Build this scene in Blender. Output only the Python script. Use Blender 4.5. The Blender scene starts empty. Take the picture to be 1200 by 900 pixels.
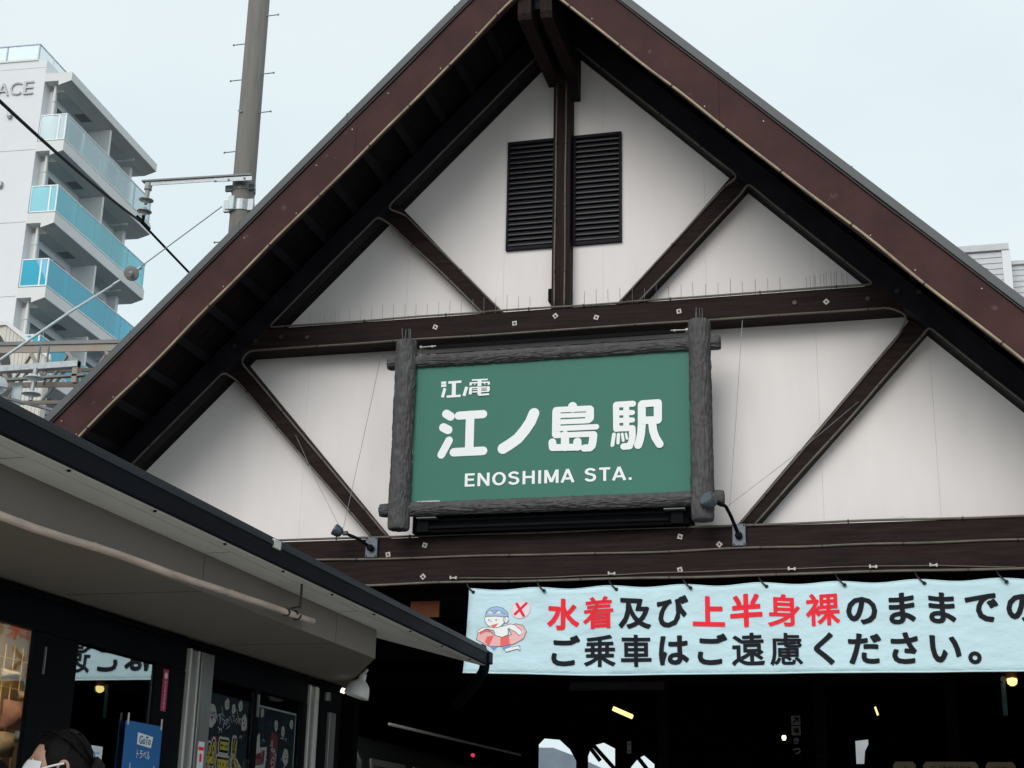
import bpy, bmesh, math, random
from mathutils import Vector, Matrix, noise
random.seed(7)
rad = math.radians
sc = bpy.context.scene
COL = sc.collection

# ------------------------------------------------------------------ camera
_f = 1738.09; _yaw, _pit, _rol = 0.25655769, 0.30943499, 0.02093047
_fw = Vector((-math.sin(_yaw)*math.cos(_pit), math.cos(_yaw)*math.cos(_pit), math.sin(_pit)))
_rt = Vector((math.cos(_yaw), math.sin(_yaw), 0)); _up = _rt.cross(_fw)
_r2 = math.cos(_rol)*_rt + math.sin(_rol)*_up; _u2 = -math.sin(_rol)*_rt + math.cos(_rol)*_up
cam = bpy.data.cameras.new('camera'); cam.sensor_width = 36; cam.lens = 36*_f/1200
cam.clip_start = 0.1; cam.clip_end = 3000
co = bpy.data.objects.new('camera', cam); COL.objects.link(co)
co.matrix_world = Matrix(((_r2.x, _u2.x, -_fw.x, 2.696), (_r2.y, _u2.y, -_fw.y, -12), (_r2.z, _u2.z, -_fw.z, 1.5), (0, 0, 0, 1)))
sc.camera = co

# ------------------------------------------------------------------ world: bright overcast over a Nishita sky
SUN_EL, SUN_AZ = rad(29), rad(188)      # azimuth clockwise from +y
w = bpy.data.worlds.new('World'); sc.world = w; w.use_nodes = True
nt = w.node_tree; N = nt.nodes; L = nt.links
bg = N['Background']; bg.inputs[1].default_value = 0.1
sky = N.new('ShaderNodeTexSky'); sky.sky_type = 'NISHITA'; sky.sun_disc = False
sky.sun_elevation = SUN_EL; sky.sun_rotation = SUN_AZ; sky.dust_density = 4; sky.air_density = 1
tc = N.new('ShaderNodeTexCoord'); mp = N.new('ShaderNodeMapping'); mp.inputs['Scale'].default_value = (1, 1, 2.2)
nz = N.new('ShaderNodeTexNoise'); nz.inputs['Scale'].default_value = 2.3; nz.inputs['Detail'].default_value = 3; nz.inputs['Roughness'].default_value = .45
cr = N.new('ShaderNodeValToRGB'); cr.color_ramp.elements[0].position = .38; cr.color_ramp.elements[1].position = .62
cr.color_ramp.elements[0].color = (.75, .872, .915, 1); cr.color_ramp.elements[1].color = (.83, .918, .945, 1)
L.new(tc.outputs['Generated'], mp.inputs['Vector']); L.new(mp.outputs[0], nz.inputs['Vector']); L.new(nz.outputs[0], cr.inputs[0])
ml = N.new('ShaderNodeVectorMath'); ml.operation = 'SCALE'; ml.inputs['Scale'].default_value = 10.4
mx = N.new('ShaderNodeMix'); mx.data_type = 'RGBA'; mx.inputs[0].default_value = .93
L.new(cr.outputs[0], ml.inputs[0]); L.new(sky.outputs[0], mx.inputs[6]); L.new(ml.outputs[0], mx.inputs[7])
L.new(mx.outputs[2], bg.inputs[0])

sl = bpy.data.lights.new('sun', 'SUN'); sl.energy = 1.5; sl.angle = rad(36); sl.color = (1, .955, .925)
so = bpy.data.objects.new('sun', sl); COL.objects.link(so)
sd = Vector((math.sin(SUN_AZ)*math.cos(SUN_EL), math.cos(SUN_AZ)*math.cos(SUN_EL), math.sin(SUN_EL)))
so.rotation_euler = sd.to_track_quat('Z', 'Y').to_euler(); so.location = (0, -20, 30)
sc.view_settings.view_transform = 'Standard'; sc.view_settings.look = 'None'
sc.view_settings.exposure = 0; sc.view_settings.gamma = 1
sc.cycles.max_bounces = 6

# ------------------------------------------------------------------ materials
def mat(name, col, rough=.7, metal=0, var=.12, scale=3, stretch=(1, 1, 1), bump=.15, bscale=40, bdist=.01, col2=None, spots=0, spec=.5):
    m = bpy.data.materials.new(name); m.use_nodes = True
    n = m.node_tree.nodes; l = m.node_tree.links; b = n['Principled BSDF']
    b.inputs['Roughness'].default_value = rough; b.inputs['Metallic'].default_value = metal
    b.inputs['Specular IOR Level'].default_value = spec
    t = n.new('ShaderNodeTexCoord'); mpp = n.new('ShaderNodeMapping'); mpp.inputs['Scale'].default_value = stretch
    l.new(t.outputs['Object'], mpp.inputs[0])
    z = n.new('ShaderNodeTexNoise'); z.inputs['Scale'].default_value = scale; z.inputs['Detail'].default_value = 6; z.inputs['Roughness'].default_value = .62
    l.new(mpp.outputs[0], z.inputs['Vector'])
    r = n.new('ShaderNodeValToRGB'); r.color_ramp.elements[0].position = .3; r.color_ramp.elements[1].position = .7
    c2 = col2 or tuple(min(1, c*(1+var)) for c in col)
    r.color_ramp.elements[0].color = tuple(c*(1-var) for c in col)+(1,); r.color_ramp.elements[1].color = tuple(c2)+(1,)
    l.new(z.outputs[0], r.inputs[0]); out = r.outputs[0]
    if spots:
        z3 = n.new('ShaderNodeTexNoise'); z3.inputs['Scale'].default_value = spots; z3.inputs['Detail'].default_value = 2
        l.new(t.outputs['Object'], z3.inputs['Vector'])
        r3 = n.new('ShaderNodeValToRGB'); r3.color_ramp.elements[0].position = .70; r3.color_ramp.elements[1].position = .76
        r3.color_ramp.elements[0].color = (0, 0, 0, 1); r3.color_ramp.elements[1].color = (.5, .5, .5, 1)
        l.new(z3.outputs[0], r3.inputs[0])
        mm = n.new('ShaderNodeMix'); mm.data_type = 'RGBA'; l.new(r3.outputs[0], mm.inputs[0]); l.new(out, mm.inputs[6])
        mm.inputs[7].default_value = tuple(min(1, c*2.2+.03) for c in col)+(1,); out = mm.outputs[2]
    l.new(out, b.inputs['Base Color'])
    if bump:
        z2 = n.new('ShaderNodeTexNoise'); z2.inputs['Scale'].default_value = bscale; z2.inputs['Detail'].default_value = 4
        l.new(mpp.outputs[0], z2.inputs['Vector'])
        bp = n.new('ShaderNodeBump'); bp.inputs['Strength'].default_value = bump; bp.inputs['Distance'].default_value = bdist
        l.new(z2.outputs[0], bp.inputs['Height']); l.new(bp.outputs[0], b.inputs['Normal'])
        mr = n.new('ShaderNodeMapRange'); mr.inputs[3].default_value = max(.05, rough-.12); mr.inputs[4].default_value = min(1, rough+.12)
        l.new(z.outputs[0], mr.inputs[0]); l.new(mr.outputs[0], b.inputs['Roughness'])
    return m
def emis(name, col, s):
    m = bpy.data.materials.new(name); m.use_nodes = True; b = m.node_tree.nodes['Principled BSDF']
    b.inputs['Base Color'].default_value = (*col, 1); b.inputs['Emission Color'].default_value = (*col, 1); b.inputs['Emission Strength'].default_value = s
    return m
def glass(name, tint, refl, body=0, bodycol=(1, 1, 1), rough=0.0):
    m = bpy.data.materials.new(name); m.use_nodes = True; n = m.node_tree.nodes; l = m.node_tree.links
    n.remove(n['Principled BSDF']); o = n['Material Output']
    tr = n.new('ShaderNodeBsdfTransparent'); tr.inputs[0].default_value = (*tint, 1)
    gl = n.new('ShaderNodeBsdfGlossy'); gl.inputs['Roughness'].default_value = rough
    src = tr.outputs[0]
    if body:
        d1 = n.new('ShaderNodeBsdfDiffuse'); d1.inputs[0].default_value = (*bodycol, 1); d2 = n.new('ShaderNodeBsdfTranslucent'); d2.inputs[0].default_value = (*bodycol, 1)
        df = n.new('ShaderNodeMixShader'); df.inputs[0].default_value = .35; l.new(d1.outputs[0], df.inputs[1]); l.new(d2.outputs[0], df.inputs[2])
        m1 = n.new('ShaderNodeMixShader'); m1.inputs[0].default_value = body; l.new(tr.outputs[0], m1.inputs[1]); l.new(df.outputs[0], m1.inputs[2]); src = m1.outputs[0]
    lw = n.new('ShaderNodeLayerWeight'); lw.inputs[0].default_value = .5; pw = n.new('ShaderNodeMath'); pw.operation = 'POWER'; pw.inputs[1].default_value = 4; l.new(lw.outputs['Facing'], pw.inputs[0])
    ad = n.new('ShaderNodeMapRange'); ad.inputs[3].default_value = refl; ad.inputs[4].default_value = 1; l.new(pw.outputs[0], ad.inputs[0])
    ms = n.new('ShaderNodeMixShader'); l.new(ad.outputs[0], ms.inputs[0]); l.new(src, ms.inputs[1]); l.new(gl.outputs[0], ms.inputs[2])
    l.new(ms.outputs[0], o.inputs[0]); return m

M = dict(
 plaster=mat('white_plaster', (.86, .815, .80), .85, var=.045, scale=1.5, stretch=(1.7, 1.7, .4), bump=.12, bscale=22, bdist=.004),
 backing=mat('joint_backing', (.68, .66, .64), .9, bump=0),
 wood_h=mat('stained_wood_across', (.0225, .0138, .0134), .62, spec=.07, var=.5, scale=4, stretch=(.6, 9, 9), bump=.5, bscale=9, bdist=.006),
 wood_v=mat('stained_wood_upright', (.0225, .0138, .0134), .62, spec=.07, var=.5, scale=4, stretch=(9, 9, .6), bump=.5, bscale=9, bdist=.006),
 wood_dark=mat('dark_stained_wood', (.0125, .0115, .0165), .65, spec=.15, var=.4, scale=5, bump=.4, bscale=20, bdist=.005),
 soffit=mat('dark_soffit_board', (.014, .0105, .011), .8, spec=.1, var=.4, scale=6, bump=.2),
 barge=mat('maroon_painted_board', (.058, .0265, .0260), .55, spec=.08, var=.28, scale=2.2, stretch=(1.4, 1, 1.4), bump=.25, bscale=14, bdist=.006, spots=9),
 flash=mat('grey_sheet_flashing', (.105, .11, .115), .5, .1, spec=.2, var=.12, bump=.1),
 roofm=mat('grey_roof_sheet', (.1, .105, .11), .5, .3),
 cable=mat('grey_light_cable', (.125, .105, .085), .6, var=.3, scale=8, bump=0),
 cable_b=mat('beige_light_cable', (.34, .27, .175), .55, var=.35, scale=6, bump=0),
 clip=mat('black_cable_tie', (.008, .008, .008), .5, bump=0),
 washer=mat('galvanised_square_washer', (.40, .38, .35), .5, .3, var=.35, scale=30),
 bolt_d=mat('dull_bolt', (.05, .045, .045), .5, .4),
 louver=mat('black_brown_louvre', (.022, .022, .028), .5, var=.25, scale=9, bump=.1),
 log=mat('grey_imitation_log', (.086, .084, .086), .7, spec=.25, var=.3, scale=16, bump=.3, bscale=50, bdist=.005),
 green=mat('green_sign_enamel', (.055, .188, .142), .45, spec=.12, var=.05, scale=1.2, bump=.05, bscale=8, bdist=.01),
 white=mat('white_letter_film', (.86, .88, .88), .5, var=.02, bump=0),
 banner=mat('pale_blue_banner_cloth', (.57, .77, .83), .8, spec=.2, var=.05, scale=2.6, stretch=(1, 1, 2), bump=.6, bscale=3.2, bdist=.05),
 hem=mat('banner_hem', (.62, .83, .88), .7, var=.03),
 red=mat('red_print', (.88, .035, .055), .7, spec=.1, var=.03, bump=0),
 ink=mat('black_print', (.016, .017, .022), .7, spec=.1, var=.1, bump=0),
 pinkring=mat('pink_print', (.88, .48, .47), .6, bump=0, var=.05), redring=mat('coral_print', (.88, .13, .12), .6, bump=0, var=.05),
 blueprint=mat('blue_print', (.16, .35, .72), .6, bump=0), capblue=mat('light_blue_print', (.32, .50, .75), .6, bump=0), skinw=mat('white_figure_print', (.88, .9, .88), .6, bump=0, var=.02),
 outline=mat('brown_grey_line_print', (.16, .13, .15), .6, bump=0), pale=mat('pale_pink_print', (.8, .72, .78), .6, bump=0, var=.03),
 spot=mat('blue_grey_cast_metal', (.075, .095, .115), .35, .3, var=.2, scale=20),
 lens=mat('floodlight_glass', (.10, .12, .14), .2, .0),
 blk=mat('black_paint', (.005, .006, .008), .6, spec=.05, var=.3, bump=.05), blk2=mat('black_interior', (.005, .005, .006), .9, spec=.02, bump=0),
 gutter=mat('dark_blue_grey_gutter', (.004, .005, .009), .5, .0, spec=.06, var=.15, scale=3, bump=.08, bscale=6), gutterlip=mat('gutter_lip', (.022, .026, .033), .4, spec=.2),
 shopsof=mat('white_moulded_soffit', (.66, .65, .62), .6, var=.08, scale=2, bump=.05), bulk=mat('taupe_bulkhead_paint', (.165, .145, .126), .75, var=.05, scale=1.5, bump=.08),
 alu=mat('brushed_aluminium', (.36, .36, .35), .42, .75, var=.15, scale=3, stretch=(12, 12, .5), bump=.1), alu2=mat('pale_aluminium', (.62, .61, .57), .45, .3, var=.06),
 bamboo=mat('weathered_pole', (.50, .39, .33), .6, var=.3, scale=14, stretch=(1, .25, 1), bump=.3, bscale=40),
 strap=mat('black_strap', (.02, .02, .02), .7), shade=mat('white_lamp_enamel', (.82, .82, .79), .4, var=.04, bump=.02),
 concrete=mat('spun_concrete', (.165, .155, .140), .8, var=.2, scale=2.5, stretch=(5, 5, .35), bump=.25, bscale=50, bdist=.004),
 galv=mat('galvanised_steel', (.36, .39, .41), .45, .6, var=.2, scale=14), porc=mat('grey_porcelain', (.30, .31, .30), .25, var=.2, scale=12, bump=0), porcw=mat('pale_porcelain', (.52, .6, .62), .25, var=.12, scale=12, bump=0),
 rusty=mat('weathered_steel', (.38, .365, .34), .7, .1, var=.2, scale=5, col2=(.34, .26, .20), bump=.3), steel=mat('grey_painted_steel', (.17, .18, .185), .5, .3, var=.2),
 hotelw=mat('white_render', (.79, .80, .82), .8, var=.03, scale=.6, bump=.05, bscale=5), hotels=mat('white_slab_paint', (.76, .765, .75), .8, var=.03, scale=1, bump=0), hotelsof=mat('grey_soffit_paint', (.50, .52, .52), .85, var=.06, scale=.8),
 hjoint=mat('wall_joint', (.42, .44, .46), .9, bump=0), hglassdark=mat('dark_window_glass', (.10, .13, .14), .15, bump=0, var=.3, scale=.8), rail=mat('white_rail_metal', (.72, .78, .80), .4, .1), railtop=mat('grey_blue_rail', (.33, .37, .45), .4, .3),
 letter=mat('brushed_letter_metal', (.33, .34, .35), .4, .4), hatch=mat('hatch_grey', (.17, .18, .19), .7),
 cream=mat('cream_siding', (.66, .63, .57), .8, var=.05), siding=mat('grey_white_siding', (.58, .59, .61), .75, var=.07, scale=5, bump=.1), darkwin=mat('dark_opening', (.03, .03, .032), .5),
 ground=mat('asphalt', (.052, .052, .054), .9, var=.25, scale=6, bump=.4, bscale=120), plaza=mat('plaza_paving', (.40, .38, .35), .85, var=.12, scale=3), tile=mat('concourse_floor', (.03, .03, .03), .8),
 hair=mat('black_hair', (.005, .004, .004), .5, spec=.12, var=.5, scale=30, stretch=(1, 1, 6), bump=.8, bscale=60, bdist=.004), skin=mat('skin', (.48, .27, .19), .5, var=.07, scale=10, bump=.05), mask=mat('white_mask_cloth', (.78, .8, .82), .8, var=.02, bump=.1), cloth_d=mat('dark_clothing', (.03, .032, .04), .85), cloth_g=mat('grey_clothing', (.18, .18, .2), .85),
 poster_b=mat('blue_poster', (.022, .15, .42), .5, var=.05, bump=0), paper=mat('white_paper', (.75, .77, .8), .6, var=.04), redst=mat('red_sticker', (.42, .03, .08), .5), yellowp=mat('mustard_print', (.62, .50, .06), .6, var=.1, bump=0), navyp=mat('navy_poster', (.018, .032, .045), .4, var=.4, scale=8, bump=0), plum=mat('plum_print', (.20, .04, .06), .6), offw=mat('off_white_print', (.62, .61, .58), .6, var=.1),
 warmwall=mat('warm_cream_interior', (.55, .47, .36), .7, var=.15, scale=3), goods=mat('pink_goods', (.5, .3, .28), .7, var=.3, scale=12), goods2=mat('beige_goods', (.45, .40, .32), .7, var=.3, scale=12), goods3=mat('blue_goods', (.2, .3, .42), .7, var=.3, scale=12), wirew=mat('cream_wire', (.8, .66, .4), .4),
 orange=mat('orange_cage_and_lamplit_board', (.55, .17, .06), .5, var=.3, scale=4), dimsign=mat('dim_sign_face', (.5, .5, .5), .7, var=.1), dimboard=mat('cream_sign_board', (.60, .50, .34), .6), teal=mat('teal_cloth', (.10, .22, .23), .7),  # orange: lamp cage colour, and painted lamplight on the hall board
 train=mat('train_paint', (.022, .028, .024), .4), trainc=mat('train_cream', (.22, .21, .18), .4), far1=mat('blue_grey_wall', (.20, .25, .31), .8),
)
M['glass_shop'] = glass('reflective_shop_glass', (.55, .58, .56), .52)
M['glass_win'] = glass('clear_window_glass', (.97, .97, .96), .03)
M['glass_post'] = glass('poster_window_glass', (.96, .97, .97), .06)
M['glass_top'] = glass('pale_balcony_glass', (.84, .94, .96), .06, .38, (.66, .84, .88))
M['glass_clear'] = glass('clear_parapet_glass', (.94, .98, .98), .02, .12, (.8, .9, .92))
M['glass_mid'] = glass('aqua_balcony_glass', (.5, .9, .98), .04, .6, (.28, .82, .90))
M['glass_low'] = glass('cyan_balcony_glass', (.3, .82, .98), .04, .65, (.10, .72, .88))
M['lamp'] = emis('warm_tube', (1, .80, .28), 1.6); M['lampw'] = emis('warm_white_bulb', (1, .9, .6), 2.5); M['warmlight'] = emis('warm_spot', (1, .74, .42), 6); M['signal'] = emis('red_signal', (1, .05, .1), .7)

# ------------------------------------------------------------------ mesh helpers
class MB:
    def __init__(s): s.v = []; s.f = []
    def add(s, vs, fs):
        k = len(s.v); s.v += [tuple(v) for v in vs]; s.f += [tuple(i+k for i in f) for f in fs]; return s
    def box(s, x0, x1, y0, y1, z0, z1):
        return s.add([(x0,y0,z0),(x1,y0,z0),(x1,y1,z0),(x0,y1,z0),(x0,y0,z1),(x1,y0,z1),(x1,y1,z1),(x0,y1,z1)],
                     [(0,3,2,1),(4,5,6,7),(0,1,5,4),(1,2,6,5),(2,3,7,6),(3,0,4,7)])
    def prism(s, poly, ax, d0, d1):
        # polygon in the plane normal to axis ax ('x': (y,z), 'y': (x,z), 'z': (x,y))
        a = sum(poly[i][0]*poly[(i+1) % len(poly)][1]-poly[(i+1) % len(poly)][0]*poly[i][1] for i in range(len(poly)))
        if a < 0: poly = poly[::-1]
        def P(p, d): return (d, p[0], p[1]) if ax == 'x' else (p[0], d, p[1]) if ax == 'y' else (p[0], p[1], d)
        n = len(poly); vs = [P(p, d0) for p in poly]+[P(p, d1) for p in poly]
        fl = (ax == 'y')
        fs = [tuple(range(n)) if fl else tuple(range(n))[::-1], tuple(range(n, 2*n))[::-1] if fl else tuple(range(n, 2*n))]
        for i in range(n):
            j = (i+1) % n; fs.append((i, i+n, j+n, j) if fl else (i, j, j+n, i+n))
        return s.add(vs, fs)
    def tube(s, pts, r, n=8, cap=True):
        pts = [Vector(p) for p in pts]; rr = r if isinstance(r, (list, tuple)) else [r]*len(pts)
        k = len(s.v); prev = None
        for i, p in enumerate(pts):
            d = (pts[min(i+1, len(pts)-1)]-pts[max(i-1, 0)]).normalized()
            a = prev if prev is not None else (Vector((0, 0, 1)) if abs(d.z) < .9 else Vector((1, 0, 0)))
            u = (a-d*a.dot(d)).normalized(); v = d.cross(u); prev = u
            for j in range(n):
                t = 2*math.pi*j/n; q = p+(u*math.cos(t)+v*math.sin(t))*rr[i]; s.v.append(tuple(q))
        for i in range(len(pts)-1):
            for j in range(n):
                a, b = k+i*n+j, k+i*n+(j+1) % n; s.f.append((a, b, b+n, a+n))
        if cap:
            s.f.append(tuple(k+j for j in range(n))[::-1]); s.f.append(tuple(k+(len(pts)-1)*n+j for j in range(n)))
        return s
    def lathe(s, prof, c, axis=(0, 0, 1), n=20):
        # prof: (distance along axis, radius)
        ax = Vector(axis).normalized(); c = Vector(c)
        u = (Vector((0, 0, 1)) if abs(ax.z) < .9 else Vector((1, 0, 0))); u = (u-ax*u.dot(ax)).normalized(); v = ax.cross(u); k = len(s.v)
        for h, r in prof:
            for j in range(n):
                t = 2*math.pi*j/n; s.v.append(tuple(c+ax*h+(u*math.cos(t)+v*math.sin(t))*r))
        for i in range(len(prof)-1):
            for j in range(n):
                a, b = k+i*n+j, k+i*n+(j+1) % n; s.f.append((a, b, b+n, a+n))
        s.f.append(tuple(k+j for j in range(n))[::-1]); s.f.append(tuple(k+(len(prof)-1)*n+j for j in range(n)))
        return s
def link(name, me, mt, parent=None, smooth=False, bevel=0):
    o = bpy.data.objects.new(name, me); COL.objects.link(o)
    if mt and not me.materials: me.materials.append(M[mt] if isinstance(mt, str) else mt)
    if smooth:
        for p in me.polygons: p.use_smooth = True
    if bevel:
        b = o.modifiers.new('bevel', 'BEVEL'); b.width = bevel; b.segments = 2; b.limit_method = 'ANGLE'; b.angle_limit = rad(40)
    if parent: o.parent = parent
    return o
def mk(name, mb, mt, parent=None, smooth=False, bevel=0, local=False):
    me = bpy.data.meshes.new(name)
    v = mb.v
    if parent and not local:
        q = wpos(parent); v = [(a-q[0], b-q[1], c-q[2]) for a, b, c in v]
    elif not parent: pass
    me.from_pydata(v, [], mb.f); me.update()
    return link(name, me, mt, parent, smooth, bevel)
def wpos(o):
    p = Vector((0, 0, 0))
    while o: p = p+o.location; o = o.parent
    return p
def tag(o, label=None, cat=None, group=None, kind=None):
    for k, v in (('label', label), ('category', cat), ('group', group), ('kind', kind)):
        if v: o[k] = v
    return o
def thing(name, label, cat, loc=(0, 0, 0), group=None, rz=0):
    o = bpy.data.objects.new(name, None); COL.objects.link(o); o.location = loc; o.rotation_euler = (0, 0, rz); o.empty_display_size = .2
    return tag(o, label, cat, group)
def copies(src, n_or_locs, parent=None):
    for p in n_or_locs:
        c = src.copy(); COL.objects.link(c); c.parent = parent or src.parent; c.location = p
def wob(pts, amp, step=.12, ax=(0, 0, 1), seed=0):
    out = []
    for i in range(len(pts)-1):
        a, b = Vector(pts[i]), Vector(pts[i+1]); n = max(1, int((b-a).length/step))
        for k in range(n):
            p = a.lerp(b, k/n)
            e = min(1, min(k, n-k)/3+.15)
            p += Vector((noise.noise(p*1.3+Vector((seed, 0, 0))), noise.noise(p*1.7+Vector((0, seed, 3)))*.3, noise.noise(p*1.4+Vector((9, seed, 0)))))*amp*2*e
            out.append(p)
    out.append(Vector(pts[-1])); return out
def rounded(pts, r=.06):
    pts = [Vector(p) for p in pts]; out = [pts[0]]
    for i in range(1, len(pts)-1):
        a, b, c = pts[i-1], pts[i], pts[i+1]; d1 = (a-b).normalized(); d2 = (c-b).normalized()
        q1 = b+d1*min(r, (a-b).length*.45); q2 = b+d2*min(r, (c-b).length*.45)
        for t in (0, .25, .5, .75, 1): out.append((q1.lerp(b, t)).lerp(b.lerp(q2, t), t))
    out.append(pts[-1]); return out

# flat print: letters as thin film lying on their board
def film(name, faces_v, faces_f, org, U, V, mt, parent, fn=None):
    org, U, V = Vector(org), Vector(U), Vector(V); n = U.cross(V)
    vs = []
    for a, b, h in faces_v:
        p = org+U*a+V*b+n*h
        if fn: p = fn(p)
        vs.append(p)
    mb = MB(); mb.v = [tuple(v) for v in vs]; mb.f = faces_f
    return mk(name, mb, mt, parent)
_gc = {}
def glyph_mesh(text, bold, space):
    key = (text, bold, space)
    if key in _gc: return _gc[key]
    cu = bpy.data.curves.new('tmp', 'FONT'); cu.body = text; cu.size = 1; cu.space_character = space; cu.resolution_u = 3
    o = bpy.data.objects.new('tmp', cu); COL.objects.link(o)
    dg = bpy.context.evaluated_depsgraph_get(); me = bpy.data.meshes.new_from_object(o.evaluated_get(dg))
    vs = [(v.co.x, v.co.y, 0) for v in me.vertices]; fs = [tuple(p.vertices) for p in me.polygons]
    if bold:
        cnt = {}
        for f in fs:
            for i in range(len(f)):
                e = tuple(sorted((f[i], f[(i+1) % len(f)]))); cnt[e] = cnt.get(e, 0)+1
        bd = [e for e, c in cnt.items() if c == 1]; n0 = list(vs); used = set()
        for i, (a, b) in enumerate(bd):
            p, q = Vector(n0[a]), Vector(n0[b]); d = (q-p)
            if d.length < 1e-6: continue
            d.normalize(); nn = Vector((-d.y, d.x, 0))*bold; h = .0012*(1+i % 5); k = len(vs)
            vs += [(p+nn)[:2]+(h,), (p-nn)[:2]+(h,), (q-nn)[:2]+(h,), (q+nn)[:2]+(h,)]; fs.append((k, k+1, k+2, k+3)); used.add(a); used.add(b)
        for i, a in enumerate(used):
            k = len(vs); h = .0012*(6+i % 5); p = n0[a]
            vs += [(p[0]+bold*math.cos(t*math.pi/5), p[1]+bold*math.sin(t*math.pi/5), h) for t in range(10)]; fs.append(tuple(range(k, k+10)))
    xs = [v[0] for v in vs] or [0]; ys = [v[1] for v in vs] or [0]
    COL.objects.unlink(o); bpy.data.objects.remove(o); bpy.data.curves.remove(cu); bpy.data.meshes.remove(me)
    _gc[key] = (vs, fs, min(xs), max(xs), min(ys), max(ys)); return _gc[key]
def text(s, cx, cy, w=None, h=None, org=(0, 0, 0), U=(1, 0, 0), V=(0, 0, 1), mt='white', parent=None, bold=0, space=1, name='lettering', fn=None):
    """text centred at (cx,cy) in the frame (org,U,V), scaled to width w and/or height h"""
    vs, fs, x0, x1, y0, y1 = glyph_mesh(s, bold, space)
    if not fs: return None
    sx = w/(x1-x0) if w else None; sy = h/(y1-y0) if h else None
    sx = sx or sy; sy = sy or sx
    mx_, my_ = (x0+x1)/2, (y0+y1)/2
    vv = [((a-mx_)*sx+cx, (b-my_)*sy+cy, .001+c*min(sx, sy)) for a, b, c in vs]
    return film(name, vv, fs, org, U, V, mt, parent, fn)
def strokes(data, org, U, V, mt, parent, name='lettering', butt=False, fn=None):
    """rounded pen strokes, each on its own thin layer"""
    vs = []; fs = []; lay = 0
    for w_, pts in data:
        r = w_/2
        for i in range(len(pts)-1):
            p, q = Vector(pts[i]), Vector(pts[i+1]); d = (q-p).normalized(); nn = Vector((-d.y, d.x))*r; lay += 1; h = .002+.0003*lay; k = len(vs)
            if butt:
                vs += [(*(p+nn), h), (*(p-nn), h), (*(q-nn), h), (*(q+nn), h)]; fs.append((k, k+1, k+2, k+3)); continue
            a0 = math.atan2(nn.y, nn.x)
            for t in range(9): vs.append((p.x+r*math.cos(a0+math.pi*t/8), p.y+r*math.sin(a0+math.pi*t/8), h))
            for t in range(9): vs.append((q.x+r*math.cos(a0+math.pi+math.pi*t/8), q.y+r*math.sin(a0+math.pi+math.pi*t/8), h))
            fs.append(tuple(range(k, k+18)))
    return film(name, vs, fs, org, U, V, mt, parent, fn)

def ribbon(pts, w, h, vs, fs, closed=False):
    P = [Vector(p) for p in pts]; n = len(P); k = len(vs)
    for i in range(n):
        a = P[(i-1) % n] if closed or i > 0 else P[i]; b = P[(i+1) % n] if closed or i < n-1 else P[i]
        d = (b-a).normalized(); nn = Vector((-d.y, d.x))
        if 0 < i < n-1 or closed:
            d1 = (P[i]-P[(i-1) % n]).normalized(); c = max(.5, d.dot(d1)); nn = nn/c
        vs += [(*(P[i]+nn*w/2), h), (*(P[i]-nn*w/2), h)]
    for i in range(n if closed else n-1):
        j = (i+1) % n; fs.append((k+2*i, k+2*i+1, k+2*j+1, k+2*j))
def arc(cx, cy, rx, ry, a0, a1, n=14): return [(cx+rx*math.cos(math.radians(a0+(a1-a0)*t/n)), cy+ry*math.sin(math.radians(a0+(a1-a0)*t/n))) for t in range(n+1)]
# grotesque capitals, cap height 1: (advance, [strokes])
GW = .165
GL = {'E': (.66, [([(.11, 0), (.11, 1)],), ([(.1, .92), (.60, .92)],), ([(.1, .52), (.56, .52)],), ([(.1, .08), (.62, .08)],)]),
 'N': (.78, [([(.11, 0), (.11, 1)],), ([(.65, 0), (.65, 1)],), ([(.10, .98), (.66, .02)],)]),
 'O': (.84, [(arc(.42, .5, .315, .425, 0, 360, 28)[:-1], True)]),
 'S': (.74, [(arc(.35, .735, .235, .19, 15, 180, 10)+[(.13, .66), (.22, .585), (.35, .545), (.50, .49), (.575, .40)]+arc(.345, .27, .245, .195, 8, -170, 12),)]),
 'H': (.78, [([(.11, 0), (.11, 1)],), ([(.65, 0), (.65, 1)],), ([(.1, .53), (.66, .53)],)]),
 'I': (.30, [([(.15, 0), (.15, 1)],)]),
 'M': (.88, [([(.11, 0), (.11, 1)],), ([(.76, 0), (.76, 1)],), ([(.13, .98), (.435, .08)],), ([(.74, .98), (.435, .08)],)]),
 'A': (.78, [([(.07, 0), (.39, 1)],), ([(.71, 0), (.39, 1)],), ([(.20, .30), (.58, .30)],)]),
 'T': (.66, [([(.33, 0), (.33, 1)],), ([(.02, .92), (.64, .92)],)]),
 '.': (.28, [([(.14, 0), (.14, .18)],)]), ' ': (.38, [])}
def grotesque(s, x0, x1, z0, z1, org, mt, parent, gap=.085):
    tot = sum(GL[c][0] for c in s)+gap*(len(s)-1); kx_ = (x1-x0)/tot; kz_ = z1-z0; x = 0; lay = 0
    for c in s:
        vs = []; fs = []
        for st in GL[c][1]:
            lay += 1; ribbon([(x+p[0], p[1]) for p in st[0]], GW, .0004*(1+lay % 5), vs, fs, len(st) > 1)
        if vs: film('letter', [(x0+a*kx_, z0+b*kz_, .001+h) for a, b, h in vs], fs, org, (1, 0, 0), (0, 0, 1), mt, parent)
        x += GL[c][0]+gap
# ================================================================== ground
g = MB(); g.add([(-400, -400, .15), (400, -400, .15), (400, 400, .15), (-400, 400, .15)], [(0, 1, 2, 3)])
tag(mk('ground', g, 'ground'), kind='structure')
g = MB().box(-12, 14, -30, -.4, .154, .158); tag(mk('pavement', g, 'plaza'), kind='structure')
g = MB().box(-5.6, 5.6, -.39, 18, .154, .162); tag(mk('concourse_floor', g, 'tile'), kind='structure')

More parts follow.
